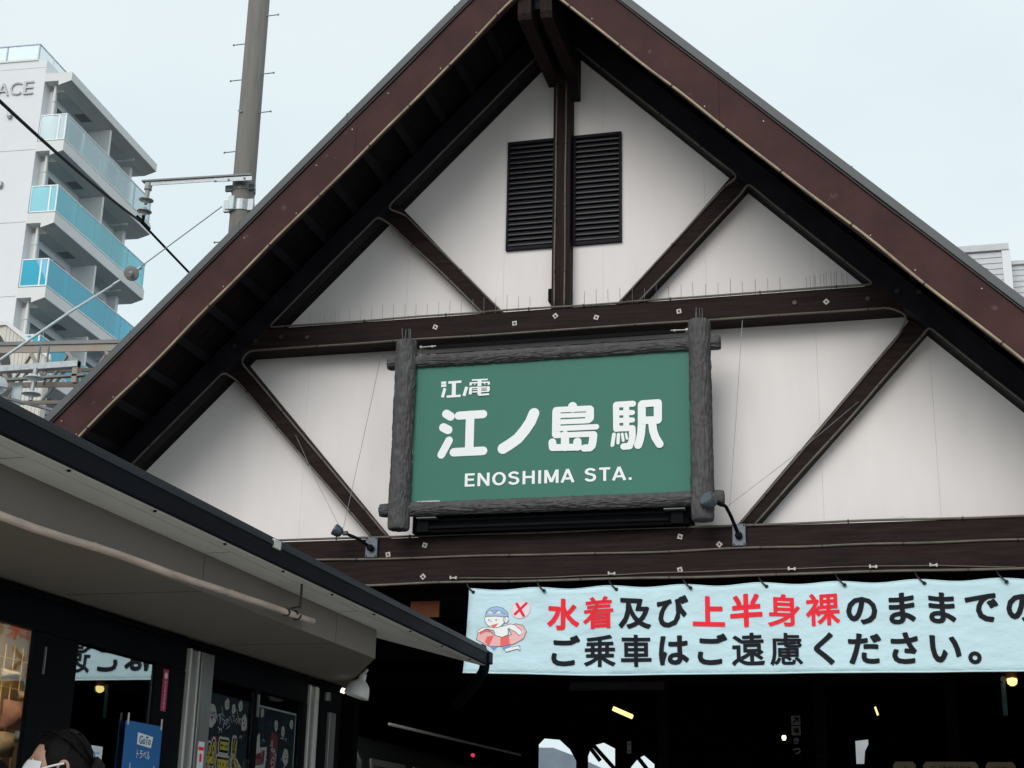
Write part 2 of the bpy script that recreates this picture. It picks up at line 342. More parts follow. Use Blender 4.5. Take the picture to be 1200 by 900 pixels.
# ================================================================== station building
ST = thing('station_building', 'half-timbered station hall with white plaster gable, dark brown beams and maroon bargeboards', 'station building', (0, 0, .15))
# plaster panels, jointed every 0.91 m
xs = [-4.6]+[3.09-.91*k for k in range(8, -1, -1)]+[4.0, 4.6]
def top(x): return 8.86-abs(x)
for i in range(len(xs)-1):
    a, b = xs[i]+.0006, xs[i+1]-.0006
    poly = [(a, 4.0), (b, 4.0), (b, top(b))]
    if a < 0 < b: poly.append((0, top(0)))
    poly.append((a, top(a)))
    mk('wall_panel', MB().prism(poly, 'y', 0, .04), 'plaster', ST)
mk('wall_backing', MB().prism([(-4.7, 4.0), (4.7, 4.0), (0, 8.8)], 'y', .041, .12), 'backing', ST)
# rafters
E_ = 5.45
for s in (-1, 1):
    mk('principal_rafter', MB().prism([(0, 9.02), (0, 8.742), (s*E_, 8.742-E_), (s*E_, 9.02-E_)], 'y', -.27, -.135), 'wood_dark', ST, bevel=.006)
    mk('rafter_backing', MB().prism([(0, 9.0), (0, 8.75), (s*E_, 8.75-E_), (s*E_, 9.0-E_)], 'y', -.134, -.002), 'soffit', ST)
mk('tie_beam', MB().prism([(-2.98, 5.845), (2.98, 5.845), (2.80, 6.045), (-2.80, 6.045)], 'y', -.266, -.001), 'wood_h', ST, bevel=.006)
mk('transom_beam', MB().box(-4.98, 5.35, -.30, -.001, 3.882, 4.058), 'wood_h', ST, bevel=.006)
mk('transom_beam', MB().box(-5.0, 5.4, -.305, -.001, 3.665, 3.876), 'wood_h', ST, bevel=.006)
mk('king_post', MB().box(-.075, .088, -.145, -.001, 6.0, 8.6), 'wood_v', ST, bevel=.005)
for s in (-1, 1):
    mk('brace', MB().prism([(s*.47, 6.03), (s*1.52, 7.215), (s*1.68, 7.12), (s*.645, 6.03)], 'y', -.13, -.001), 'wood_h', ST, bevel=.005)
    mk('brace', MB().prism([(s*1.44, 4.05), (s*2.95, 5.78), (s*3.09, 5.68), (s*1.60, 4.05)], 'y', -.13, -.001), 'wood_h', ST, bevel=.005)
# louvred vents either side of the king post
vent = []
for s in (-1, 1):
    x0, x1 = (-.532, -.075) if s < 0 else (.090, .532)
    v = mk('louvre_vent', MB().box(x0, x1, -.003, .03, 6.726, 7.809), 'blk', ST)
    for bx in ((x0, x0+.022, 6.726, 7.809), (x1-.022, x1, 6.726, 7.809), (x0+.023, x1-.023, 6.726, 6.756), (x0+.023, x1-.023, 7.779, 7.809)):
        mk('vent_frame', MB().box(bx[0], bx[1], -.035, -.0035, bx[2], bx[3]), 'wood_dark', v, bevel=.003)
    n = 20; pz = (7.778-6.757)/n
    w0, w1 = x0+.024, x1-.024
    first = mk('slat', MB().prism([(-.006, 6.757+pz*.98), (-.030, 6.757+pz*.45), (-.030, 6.757+pz*.22), (-.006, 6.757+pz*.75)], 'x', w0, w1), 'louver', v)
    copies(first, [(0, 0, pz*k) for k in range(1, n)])
for (bx) in ((-.115, -.078, 6.18, 6.30), (-.105, -.078, 6.05, 6.10)):
    mk('junction_box', MB().box(bx[0], bx[1], -.10, -.002, bx[2], bx[3]), 'blk', ST, bevel=.006)
mk('corbel_block', MB().prism([(.09, 8.17), (.148, 8.17), (.148, 8.36), (.125, 8.44), (.09, 8.44)], 'y', -.15, -.002), 'wood_dark', ST)
# ridge purlins sticking out to the bargeboards
for a, b in ((-.155, -.035), (.045, .150)):
    mk('ridge_purlin', MB().prism([(-1.215, 8.40), (-1.19, 8.345), (-.001, 8.345), (-.001, 8.66), (-1.215, 8.66)], 'x', a, b), 'wood_v', ST, bevel=.006)
mk('ridge_beam', MB().box(-.034, .044, -1.10, -.001, 8.50, 8.66), 'wood_dark', ST)
# bargeboards with flashing, roof sheets and the boarded soffit
BY = -1.25
for s in (-1, 1):
    bg_ = mk('bargeboard', MB().prism([(0, 9.118), (0, 8.69), (s*5.75, 8.69-5.75), (s*5.75, 9.118-5.75)], 'y', BY, BY+.045), 'barge', ST, bevel=.004)
    for k in range(34):
        q = .35+k*.155
        zz = 8.75-q if k % 2 else 9.03-q
        if random.random() < .3: mk('nail_head', MB().lathe([(0, .0055), (.002, .005)], (s*q, BY-.001, zz), (0, -1, 0), 8), 'washer', bg_)
    mk('board_joint', MB().prism([(s*1.55, 9.117-1.55), (s*1.552, 8.692-1.55), (s*1.5545, 8.692-1.5545), (s*1.5525, 9.117-1.5525)], 'y', BY-.0006, BY-.0001), 'blk', bg_)
    mk('verge_flashing', MB().prism([(0, 9.215), (0, 9.125), (s*5.8, 9.125-5.8), (s*5.8, 9.215-5.8)], 'y', BY-.03, BY+.03), 'flash', ST, bevel=.004)
    for k in range(6):
        q = .7+k*.93
        mk('flashing_lap', MB().prism([(s*q, 9.219-q), (s*q, 9.122-q), (s*(q+.012), 9.122-q-.012), (s*(q+.012), 9.219-q-.012)], 'y', BY-.0325, BY-.03), 'flash', ST)
    mk('roof_slope', MB().prism([(0, 9.20), (0, 9.17), (s*5.8, 9.17-5.8), (s*5.8, 9.20-5.8)], 'y', BY+.03, 18.2), 'roofm', ST)
    # soffit boards run up the slope, each its own board
    nb = 9; wy = (1.20)/nb
    fb = mk('soffit_board', MB().prism([(0, 9.165), (0, 9.135), (s*5.6, 9.135-5.6), (s*5.6, 9.165-5.6)], 'y', BY+.046, BY+.046+wy-.004), 'soffit', ST)
    copies(fb, [(0, wy*k, 0) for k in range(1, nb)])
    q0 = .28
    fp = mk('purlin', MB().prism([(s*q0, 9.132-q0), (s*(q0+.052), 9.132-q0-.052), (s*(q0+.052)-s*.045, 9.132-q0-.052-.045), (s*q0-s*.045, 9.132-q0-.045)], 'y', BY+.05, -.02), 'wood_dark', ST)
    copies(fp, [(s*.2725*k, 0, -.2725*k) for k in range(1, 19)])
# beige and grey rope-light cables that trace every timber edge
def cable(pts, mt='cable', r=.0095, amp=.004, seed=0, ties=True, rd=.07):
    P = wob(rounded(pts, rd), amp, seed=seed)
    c = mk('light_cable', MB().tube(P, r, 6), mt, ST, smooth=True)
    if ties:
        t = MB(); acc = 0; nx = .35
        for i in range(1, len(P)):
            acc += (P[i]-P[i-1]).length
            if acc > nx:
                acc = 0; nx = .45+.3*random.random(); d = (P[i]-P[i-1]).normalized()
                mk('cable_tie', MB().tube([P[i]-d*.006, P[i]+d*.006], r*1.5, 6), 'clip', c)
YR, YB = -.279, -.139
for s in (-1, 1):
    cable([(s*.13, YR, 8.60), (s*1.60, YR, 7.135), (s*1.47, YB, 7.12), (s*.487, YB, 6.06)], seed=s+1)
    cable([(s*.62, YR, 6.052), (s*2.68, YR, 6.052), (s*1.68, YR, 7.06), (s*1.60, YB, 7.03), (s*.66, YB, 6.06)], seed=s+2, rd=.05)
    cable([(s*1.60, YB, 4.07), (s*3.03, YB, 5.62), (s*3.09, YR, 5.65), (s*4.55, YR, 4.19)], seed=s+6, rd=.05)
cable([(-1.46, YB, 4.07), (-2.83, YB, 5.61), (-2.93, YR, 5.74), (-2.86, YR, 5.838), (2.80, YR, 5.838), (2.93, YR, 5.76), (2.845, YB, 5.63), (1.48, YB, 4.07)], seed=4, rd=.06)
cable([(-.045, -.154, 6.06), (-.045, -.154, 8.3)], seed=11, amp=.003); cable([(.045, -.154, 6.06), (.045, -.154, 8.3)], seed=12, amp=.003)
cable([(-.62, YR, 6.055), (.62, YR, 6.05)], seed=13)
cable([(-4.6, -.309, 4.064), (-1.50, -.309, 4.068), (1.5, -.309, 4.064), (5.2, -.309, 4.068)], seed=14, r=.010, rd=.02)
cable([(-4.6, -.314, 3.879), (5.2, -.314, 3.879)], 'cable', seed=15, r=.010, amp=.007)
cable([(-4.7, -.316, 3.662), (5.3, -.316, 3.664)], 'cable', seed=17, r=.011, amp=.005)
for s in (-1, 1):
    cable([(s*.06, BY-.012, 8.632), (s*5.6, BY-.012, 8.690-5.6)], 'cable_b', seed=20+s, r=.011, amp=.010)
    cable([(s*.10, BY-.012, 9.11-.10), (s*5.6, BY-.012, 9.112-5.6)], 'bolt_d', seed=24+s, r=.008, amp=.004, ties=False)
# square washers on the tie beam and transoms
for i, (x, z, y) in enumerate([(-1.09, 5.946, -.268), (-.369, 5.93, -.268), (-.006, 5.972, -.268), (.354, 5.932, -.268), (1.066, 5.936, -.268), (2.288, 5.93, -.268),
                (-1.099, 3.988, -.302), (-1.421, 3.918, -.302), (-1.103, 3.721, -.307), (1.052, 3.991, -.302), (1.048, 3.721, -.307), (1.365, 3.918, -.302)]):
    a = rad(20+31*i); r = .028
    wsh = mk('square_washer', MB().prism([(x+r*math.cos(a+k*math.pi/2), z+r*math.sin(a+k*math.pi/2)) for k in range(4)], 'y', y-.006, y), 'washer', ST)
    mk('nut', MB().lathe([(0, .010), (.010, .009)], (x, y-.006, z), (0, -1, 0), 6), 'bolt_d', wsh)
for x, z in ((-2.293, 5.93), (-2.55, 5.95), (-2.80, 5.93), (2.62, 5.93), (2.86, 5.98), (3.03, 6.0-.04), (2.03, 5.94), (-3.0, 5.9)):
    mk('bolt_head', MB().lathe([(0, .022), (.01, .019)], (x, -.270 if abs(x) < 2.7 else -.271, z), (0, -1, 0), 8), 'bolt_d', ST)
# little wire connectors on the lower transom
for x in (-.83, .50, 1.93, 2.55, 3.0):
    mk('cable_connector', MB().box(x-.03, x+.03, -.335, -.318, 3.695, 3.705).box(x-.032, x-.018, -.34, -.316, 3.69, 3.716).box(x+.015, x+.028, -.34, -.316, 3.688, 3.712), 'washer', ST)
cable([(-.80, -.322, 3.70), (.50, -.322, 3.69), (1.9, -.322, 3.702), (3.0, -.322, 3.70), (3.6, -.322, 3.67)], seed=30, r=.0045, amp=.008, ties=False)
# chipped plaster
mk('plaster_chip', MB().prism([(2.86, 4.12), (2.90, 4.145), (2.97, 4.15), (3.02, 4.13), (3.03, 4.09), (2.98, 4.075), (2.93, 4.10)], 'y', -.003, -.0005), 'backing', ST)
mk('plaster_chip', MB().prism([(2.72, 4.155), (2.80, 4.165), (2.82, 4.15), (2.79, 4.157)], 'y', -.003, -.0005), 'backing', ST)
# hall behind the facade
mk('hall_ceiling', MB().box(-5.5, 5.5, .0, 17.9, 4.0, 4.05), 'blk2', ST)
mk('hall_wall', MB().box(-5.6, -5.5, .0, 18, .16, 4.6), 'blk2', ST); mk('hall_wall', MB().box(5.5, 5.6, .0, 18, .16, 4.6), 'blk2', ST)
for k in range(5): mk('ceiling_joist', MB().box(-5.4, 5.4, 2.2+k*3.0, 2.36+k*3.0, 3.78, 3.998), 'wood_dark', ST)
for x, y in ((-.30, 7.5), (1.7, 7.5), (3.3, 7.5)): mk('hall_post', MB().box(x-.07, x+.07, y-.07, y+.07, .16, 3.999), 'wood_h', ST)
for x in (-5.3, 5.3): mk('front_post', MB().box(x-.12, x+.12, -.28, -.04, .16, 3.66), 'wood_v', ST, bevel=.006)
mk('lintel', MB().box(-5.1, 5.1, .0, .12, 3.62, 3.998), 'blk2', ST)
mk('gable_back', MB().prism([(-5.2, 4.0), (5.2, 4.0), (0, 9.1)], 'y', 17.9, 18), 'backing', ST)
mk('lamplight_tinted_board', MB().box(-1.42, -1.16, .35, .38, 3.49, 3.63), 'orange', ST)  # wood in warm lamplight, the glow put into its orange colour
# end screen with braced openings
Y = 10.0
def opening(x0, x1, zt, k): return [(x0, .17), (x1, .17), (x1, zt-k), (x1-k, zt), (x0+k, zt), (x0, zt-k)]
def screen(x0, x1, tops=None, bot=.16):
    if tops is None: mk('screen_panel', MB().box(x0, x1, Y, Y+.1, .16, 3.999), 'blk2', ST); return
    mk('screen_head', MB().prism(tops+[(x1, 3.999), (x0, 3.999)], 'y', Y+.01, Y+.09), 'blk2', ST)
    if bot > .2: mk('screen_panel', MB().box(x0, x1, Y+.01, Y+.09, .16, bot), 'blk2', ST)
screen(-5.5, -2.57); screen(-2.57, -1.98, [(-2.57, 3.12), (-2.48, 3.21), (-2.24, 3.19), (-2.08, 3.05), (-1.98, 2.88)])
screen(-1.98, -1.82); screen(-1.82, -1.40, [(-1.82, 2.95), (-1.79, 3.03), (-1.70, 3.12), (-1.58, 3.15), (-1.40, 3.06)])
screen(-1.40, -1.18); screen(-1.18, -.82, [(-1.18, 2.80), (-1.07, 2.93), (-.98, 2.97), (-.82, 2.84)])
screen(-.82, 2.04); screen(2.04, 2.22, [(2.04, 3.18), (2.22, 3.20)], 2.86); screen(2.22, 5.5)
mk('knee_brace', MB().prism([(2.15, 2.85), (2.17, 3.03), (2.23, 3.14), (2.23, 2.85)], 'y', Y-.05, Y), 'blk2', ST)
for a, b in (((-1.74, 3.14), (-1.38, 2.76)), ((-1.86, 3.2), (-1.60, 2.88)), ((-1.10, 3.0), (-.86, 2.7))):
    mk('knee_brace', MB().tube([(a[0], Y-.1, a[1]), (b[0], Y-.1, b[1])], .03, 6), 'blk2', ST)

# ================================================================== station sign
SG = thing('station_sign', 'large green station name sign in a grey imitation log frame', 'station sign', (0, -.5, 4.25))
mk('sign_panel', MB().box(-1.175, 1.175, -.50, -.44, 4.28, 5.50), 'green', SG)
for c in ((-1.0, -.86, 4.305, 4.322),): mk('tape_patch', MB().box(c[0]-.12, c[1]-.06, -.5016, -.5002, c[2], c[3]), 'dimsign', SG)
def logmesh(p0, p1, r, seed, name='log', flare=.0):
    p0, p1 = Vector(p0), Vector(p1); d = (p1-p0); Ln = d.length; d.normalize()
    u = Vector((0, 1, 0)); v = d.cross(u); n = 72; m = int(Ln/.011); mb = MB()
    for i in range(m+1):
        t = i/m; c = p0+d*Ln*t; e = min(t, 1-t)*Ln
        rr = r*(1-.10*max(0, 1-e/.03)**2)*(1+.05*noise.noise(Vector((t*Ln*2, seed, 0))))
        for j in range(n):
            a = 2*math.pi*j/n; q = Vector((math.cos(a)*1.0, math.sin(a)*1.0, t*Ln*6.5))
            wv = noise.noise(Vector((q.x*1.2+seed, q.y*1.2, q.z*.55)))*.9
            g_ = abs(noise.noise(Vector((q.x*9+seed*3+wv, q.y*9+wv, q.z*.75+wv*2))))
            g2 = abs(noise.noise(Vector((q.x*17+seed, q.y*17, q.z*2.1+wv*3))))
            h = -.013*max(0, 1-g_*4.5)-.005*max(0, 1-g2*4)+.004*noise.noise(q*2)
            mb.v.append(tuple(c+(u*math.cos(a)+v*math.sin(a))*(rr+h)))
    for i in range(m):
        for j in range(n):
            a, b = i*n+j, i*n+(j+1) % n; mb.f.append((a, b, b+n, a+n))
    for base, c, fl in ((0, p0, 1), (m*n, p1, 0)):
        k = len(mb.v); mb.v.append(tuple(c+d*(.004 if fl else -.004)))
        for j in range(n):
            a, b = base+j, base+(j+1) % n; mb.f.append((b, a, k) if fl else (a, b, k))
    return mk(name, mb, 'log', SG, smooth=True)
logmesh((-1.262, -.53, 4.075), (-1.258, -.53, 5.735), .093, 1, 'frame_post'); logmesh((1.268, -.53, 4.065), (1.268, -.53, 5.745), .093, 5, 'frame_post')
logmesh((-1.43, -.50, 5.548), (1.435, -.50, 5.552), .060, 9, 'frame_rail'); logmesh((-1.44, -.50, 4.252), (1.435, -.50, 4.254), .060, 13, 'frame_rail')
# steel carrier behind the sign
mk('sign_box', MB().box(-1.176, 1.135, -.42, -.002, 4.068, 5.44), 'blk2', SG)
for z in (4.10, 4.16, 4.22): mk('carrier_rail', MB().box(-1.05, .98, -.435, -.421, z, z+.022), 'blk', SG)
for x in (-1.13, 1.0): mk('carrier_post', MB().box(x, x+.10, -.445, -.423, 4.072, 4.20), 'blk', SG)
for z in (5.625, 5.70): mk('carrier_rail', MB().box(-1.12, 1.13, -.40, -.375, z, z+.03), 'blk', SG)
for s in (-1, 1):
    for z in (5.62, 5.70):
        mk('carrier_bolt', MB().tube([(s*1.165, -.45, z), (s*1.02, -.45, z+.004)], .006, 6).tube([(s*1.165, -.45, z), (s*1.145, -.45, z)], .016, 6).tube([(s*1.06, -.45, z), (s*1.045, -.45, z)], .012, 6), 'washer', SG)
    mk('carrier_bracket', MB().box(min(s*1.15, s*.93), max(s*1.15, s*.93), -.46, -.38, 5.602, 5.612), 'steel', SG)
for s in (-1, 1): mk('carrier_bracket', MB().box(min(s*1.12, s*.95), max(s*1.12, s*.95), -.50, -.42, 4.176, 4.184), 'steel', SG)
KE = [(0.0739, [(-0.8891, 5.0689), (-0.8497, 5.0427)]), (0.0749, [(-0.9108, 4.9501), (-0.8668, 4.9259)]), (0.0689, [(-0.8569, 4.833), (-0.9196, 4.7128)]), (0.0719, [(-0.7779, 5.0465), (-0.5653, 5.0484)]), (0.0749, [(-0.6776, 5.0478), (-0.6776, 4.7296)]), (0.0739, [(-0.8105, 4.7284), (-0.5567, 4.7286)])]
KN = [(0.0928, [(-0.1255, 5.0316), (-0.1535, 4.9616), (-0.201, 4.8902), (-0.2606, 4.8196), (-0.3279, 4.7739), (-0.3858, 4.74)])]
KS = [(0.0763, [(0.2025, 5.0739), (0.2027, 5.0588)]), (0.0704, [(0.0665, 5.04), (0.0655, 4.8407)]), (0.0491, [(0.0612, 5.0515), (0.3499, 5.0487)]), (0.0398, [(0.0682, 4.9986), (0.3501, 4.9951)]), (0.0438, [(0.0688, 4.9449), (0.3376, 4.9424)]), (0.0664, [(0.3499, 5.0375), (0.3502, 4.9658), (0.3388, 4.9553)]), (0.0465, [(0.063, 4.889), (0.4044, 4.8869)]), (0.0478, [(0.0637, 4.8304), (0.3824, 4.8272)]), (0.0664, [(0.3793, 4.8183), (0.375, 4.7669), (0.367, 4.7287), (0.3512, 4.7134)]), (0.0597, [(0.3037, 4.7105), (0.3512, 4.7102)]), (0.0664, [(0.0355, 4.7721), (0.0392, 4.7304)]), (0.0584, [(0.0392, 4.7272), (0.2561, 4.7212)]), (0.0697, [(0.1418, 4.8303), (0.1428, 4.7267)]), (0.0697, [(0.2463, 4.7668), (0.2466, 4.7249)])]
KK = [(0.0526, [(0.5682, 5.0641), (0.5704, 4.861)]), (0.0512, [(0.5694, 5.0673), (0.7082, 5.0686)]), (0.0434, [(0.5744, 4.9967), (0.7035, 4.9929)]), (0.0434, [(0.5743, 4.9319), (0.7031, 4.9296)]), (0.0486, [(0.5717, 4.8622), (0.6997, 4.8601)]), (0.0499, [(0.6534, 5.0639), (0.6527, 4.86)]), (0.0552, [(0.7016, 4.8587), (0.7025, 4.7868), (0.6941, 4.7423), (0.6772, 4.7144)]), (0.0552, [(0.6303, 4.7084), (0.6803, 4.7098)]), (0.0315, [(0.5508, 4.8137), (0.5376, 4.7244)]), (0.0276, [(0.5879, 4.8118), (0.5846, 4.7413)]), (0.0237, [(0.6193, 4.8134), (0.6279, 4.7584)]), (0.0197, [(0.6494, 4.8151), (0.6586, 4.7729)]), (0.0657, [(0.7822, 5.0534), (0.7811, 4.8855), (0.7744, 4.8088), (0.7647, 4.758), (0.7501, 4.714)]), (0.0604, [(0.7854, 5.0616), (0.9168, 5.064)]), (0.067, [(0.9149, 5.0589), (0.9135, 4.9203)]), (0.0644, [(0.7876, 4.9205), (0.9122, 4.9171)]), (0.0657, [(0.8672, 4.8938), (0.8741, 4.8293), (0.8921, 4.7708), (0.9256, 4.7131)])]
LG = [(0.0226, [(-0.9434, 5.3469), (-0.8989, 5.3468)]), (0.0226, [(-0.9424, 5.3199), (-0.898, 5.3213)]), (0.0267, [(-0.9087, 5.2965), (-0.9286, 5.2166)]), (0.0216, [(-0.8801, 5.3457), (-0.7642, 5.3473)]), (0.0359, [(-0.8297, 5.3477), (-0.828, 5.2209)]), (0.0205, [(-0.8909, 5.221), (-0.7667, 5.2214)]), (0.0277, [(-0.7159, 5.2978), (-0.7375, 5.2182)]), (0.0133, [(-0.6715, 5.3544), (-0.5314, 5.3525)]), (0.0339, [(-0.6029, 5.3543), (-0.6038, 5.2962)]), (0.0123, [(-0.6908, 5.3302), (-0.5158, 5.3278)]), (0.0226, [(-0.6807, 5.3261), (-0.6801, 5.3083)]), (0.0205, [(-0.5217, 5.3241), (-0.5212, 5.3049)]), (0.0092, [(-0.643, 5.3238), (-0.6476, 5.3089)]), (0.0092, [(-0.5606, 5.3239), (-0.5527, 5.3083)]), (0.0123, [(-0.6896, 5.2876), (-0.5147, 5.2843)]), (0.0339, [(-0.6019, 5.2835), (-0.6027, 5.223)]), (0.0267, [(-0.6795, 5.2855), (-0.6818, 5.2276)]), (0.0257, [(-0.5236, 5.2813), (-0.5238, 5.2511)]), (0.0082, [(-0.6615, 5.2688), (-0.5367, 5.2675)]), (0.0123, [(-0.6634, 5.2477), (-0.5162, 5.2472)]), (0.0164, [(-0.6101, 5.2184), (-0.5156, 5.22)])]
O_ = (0, -.5015, 0); UX, VZ = (1, 0, 0), (0, 0, 1)
for st in (KE, KN, KS, KK): strokes(st, O_, UX, VZ, 'white', SG)
strokes(LG, O_, UX, VZ, 'white', SG, 'emblem_lettering', butt=True)
grotesque('ENOSHIMA STA.', -.712, .703, 4.428, 4.540, O_, 'white', SG)

# bird spikes
def spikes(label, xsl, y, z0, h, jit=.01, grp=None):
    t = thing('bird_spike_strip', label, 'bird spikes', (xsl[0], y, z0), grp)
    mk('spike_base', MB().box(min(xsl)-.02, max(xsl)+.02, y-.008, y+.008, z0-.001, z0+.006), 'clip', t)
    me = None
    for x in xsl:
        a = random.uniform(-1, 1)*jit
        if me is None:
            mb = MB().tube([(0, 0, 0), (.0, 0, h)], .0019, 4); me = bpy.data.meshes.new('spike'); me.from_pydata(mb.v, [], mb.f); me.materials.append(M['galv'])
        o = link('spike', me, None, t); o.location = (x-xsl[0], 0, .005); o.rotation_euler = (random.uniform(-.03, .03), a*3, 0); o.scale = (1, 1, random.uniform(.82, 1.05))
X = [-2.33+.03*k+random.uniform(-.01, .01) for k in range(11)]+[-1.93+.105*k for k in range(17)]
spikes('row of thin bird spikes on the tie beam left of the king post', X, -.20, 6.045, .175)
X = [.13+.105*k for k in range(18)]+[2.13+.028*k+random.uniform(-.01, .01) for k in range(13)]
spikes('row of thin bird spikes on the tie beam right of the king post', X, -.20, 6.045, .175)
spikes('four bird spikes on top of the left log post of the green sign', [-1.30, -1.28, -1.24, -1.225], -.53, 5.735, .12, .04)
spikes('four bird spikes on top of the right log post of the green sign', [1.235, 1.25, 1.275, 1.295], -.53, 5.745, .12, .04)

# gooseneck spotlights
def spotlight(label, px, pz, neck, head, aim, face, k=1.0):
    t = thing('spotlight', label, 'spotlight', (px, -.3, pz))
    mk('mounting_plate', MB().box(px-.055, px+.055, -.332, -.308, pz-.095, pz+.085), 'spot', t, bevel=.006)
    for a in (-1, 1):
        for b in (-.08, .07): mk('screw', MB().lathe([(0, .007), (.004, .006)], (px+a*.04, -.333, pz+b), (0, -1, 0), 6), 'blk', t)
    mk('arm', MB().tube(rounded([(px, -.33, pz-.01)]+neck, .03), .014, 8), 'blk', t, smooth=True)
    mk('swivel', MB().lathe([(0, .026), (.03, .03), (.045, .02)], (px, -.335, pz-.015), (0, -1, 0), 10), 'blk', t)
    h = Vector(head); a = Vector(aim).normalized()
    hd = mk('lamp_head', MB().lathe([(x_*k, r_*k) for x_, r_ in ((-.06, .018), (-.05, .045), (-.02, .064), (.03, .070), (.05, .072), (.052, .066))], h, a, 22), 'spot', t, smooth=True)
    mk('lamp_glass', MB().lathe([(0, .062*k), (.003, .060*k)], h+a*.053*k, a, 22), face, hd)
    mk('knuckle', MB().lathe([(-.02, .02), (.02, .02)], neck[-1], (1, 0, 0), 10), 'spot', t)
spotlight('blue-grey gooseneck spotlight whose round head overlaps the right log post', 1.525, 3.99, [(1.47, -.40, 4.13), (1.44, -.50, 4.19), (1.41, -.53, 4.185), (1.37, -.60, 4.20)], (1.335, -.645, 4.195), (-.55, -.62, .42), 'lens', .9)
spotlight('blue-grey gooseneck spotlight mounted above the shop roof, left of the green sign', -1.565, 3.985, [(-1.66, -.42, 4.04), (-1.74, -.50, 4.07)], (-1.80, -.52, 4.085), (-.75, -.3, .45), 'lens', .72)
# stay wires that hold the spotlights
for i, (lab, a, b) in enumerate([('thin stay wire from the tie beam down to the right spotlight', (1.60, -.30, 5.81), (1.468, -.42, 4.20)), ('thin stay wire from the right brace down to the right spotlight', (2.50, -.15, 5.09), (1.45, -.45, 4.19)),
        ('thin stay wire from the tie beam down to the left spotlight', (-1.57, -.30, 5.72), (-1.78, -.46, 4.10)), ('thin stay wire from the left brace down to the left spotlight', (-2.40, -.15, 5.06), (-1.80, -.46, 4.12))]):
    a, b = Vector(a), Vector(b); mid = a.lerp(b, .5)+Vector((0, 0, -.02))
    tag(mk('stay_wire', MB().tube([a, a.lerp(mid, .5), mid, mid.lerp(b, .5), b], .0022, 5), 'galv'), lab, 'wire')

# ================================================================== banner
BN = thing('banner', 'pale blue cloth banner with red and black Japanese lettering tied below the beam', 'banner', (2.5, -.33, 3.25))
def bw(x, z):
    t = (3.6-z)/.7
    y = -.335+.010*math.sin(x*2.1+.5)*t+.008*math.sin(x*5.3+z*4)+.004*math.sin(x*11+z*9)*t
    return y
def bz(x, z):  # sag between ties and the slack bottom hem
    t = (3.6-z)/.7
    return z+.010*math.cos((x+.13)*2*math.pi/.6)*(1-t)
def bf(p): return Vector((p.x, bw(p.x, p.z)+(p.y+.335)-.001, bz(p.x, p.z)))
XL, XR = -.69, 6.3
mb = MB(); nx, nzz = 150, 16
for i in range(nx+1):
    for j in range(nzz+1):
        x = XL+(XR-XL)*i/nx; zb = 2.925-.03*min(1, max(0, (x+.7)/1.0)); z = zb+(3.595-.0045*(x)-zb)*j/nzz
        xo_ = -.035*(1-j/nzz)**1.5*max(0, 1-(x-XL)/.5)
        mb.v.append((x+xo_, bw(x, z), bz(x, z)))
for i in range(nx):
    for j in range(nzz):
        a = i*(nzz+1)+j; mb.f.append((a, a+nzz+1, a+nzz+2, a+1))
cl = mk('cloth', mb, 'banner', BN, smooth=True)
so_ = cl.modifiers.new('thick', 'SOLIDIFY'); so_.thickness = .0012; so_.offset = 1
hp = []
for i in range(nx+1):
    x = XL+(XR-XL)*i/nx; zb = 2.925-.03*min(1, max(0, (x+.7)/1.0)); hp.append((x-.035*max(0, 1-(x-XL)/.5), bw(x, zb)-.002, bz(x, zb)))
mk('hem', MB().tube(hp, .0065, 6), 'hem', BN, smooth=True)
hp = [(XL+(XR-XL)*i/nx, bw(XL+(XR-XL)*i/nx, 3.593)-.001, bz(XL+(XR-XL)*i/nx, 3.593-.0045*(XL+(XR-XL)*i/nx))) for i in range(nx+1)]
mk('hem', MB().tube(hp, .004, 6), 'hem', BN, smooth=True)
for k in range(12):
    x = -.665+.596*k; z = 3.572-.0045*x
    mk('tie_cord', MB().tube([(x+.012, -.355, z), (x-.01, -.36, z+.018), (x-.04, -.345, z+.055), (x-.06, -.30, z+.11)], .007, 6), 'clip', BN, smooth=True)
    mk('eyelet', MB().lathe([(0, .016), (.004, .015)], (x+.012, -.345, z), (0, -1, 0), 10), 'clip', BN)
OB = (0, -.3385, 0)
row1 = '水着及び上半身裸のままでのご乗車'
redset = '水着上半身裸'
pitch = (3.611-.092)/12
sz = .30
def jp(ch, x, z, mt, hh):
    vs, fs, x0, x1, y0, y1 = glyph_mesh(ch, 0.017 if ch in '慮' else .022 if ch in '着遠裸' else .023 if ch in '身乗車' else .034, 1)
    k = hh
    vv = [((a-.5)*k+x, (b-.38)*k+z, .001+c*k) for a, b, c in vs]
    film('lettering', vv, fs, OB, UX, VZ, mt, BN, bf)
for i, ch in enumerate('水着及び上半身裸のままでの'):
    x = .100+pitch*i; jp(ch, x, 3.385-.0045*x, 'red' if ch in redset else 'ink', .262)
for i, ch in enumerate('で'):
    pass
p2 = (3.032-.102)/10
for i, ch in enumerate('ご乗車はご遠慮ください。'):
    x = .108+p2*i; jp(ch, x, 3.085-.0045*x, 'ink', .262)
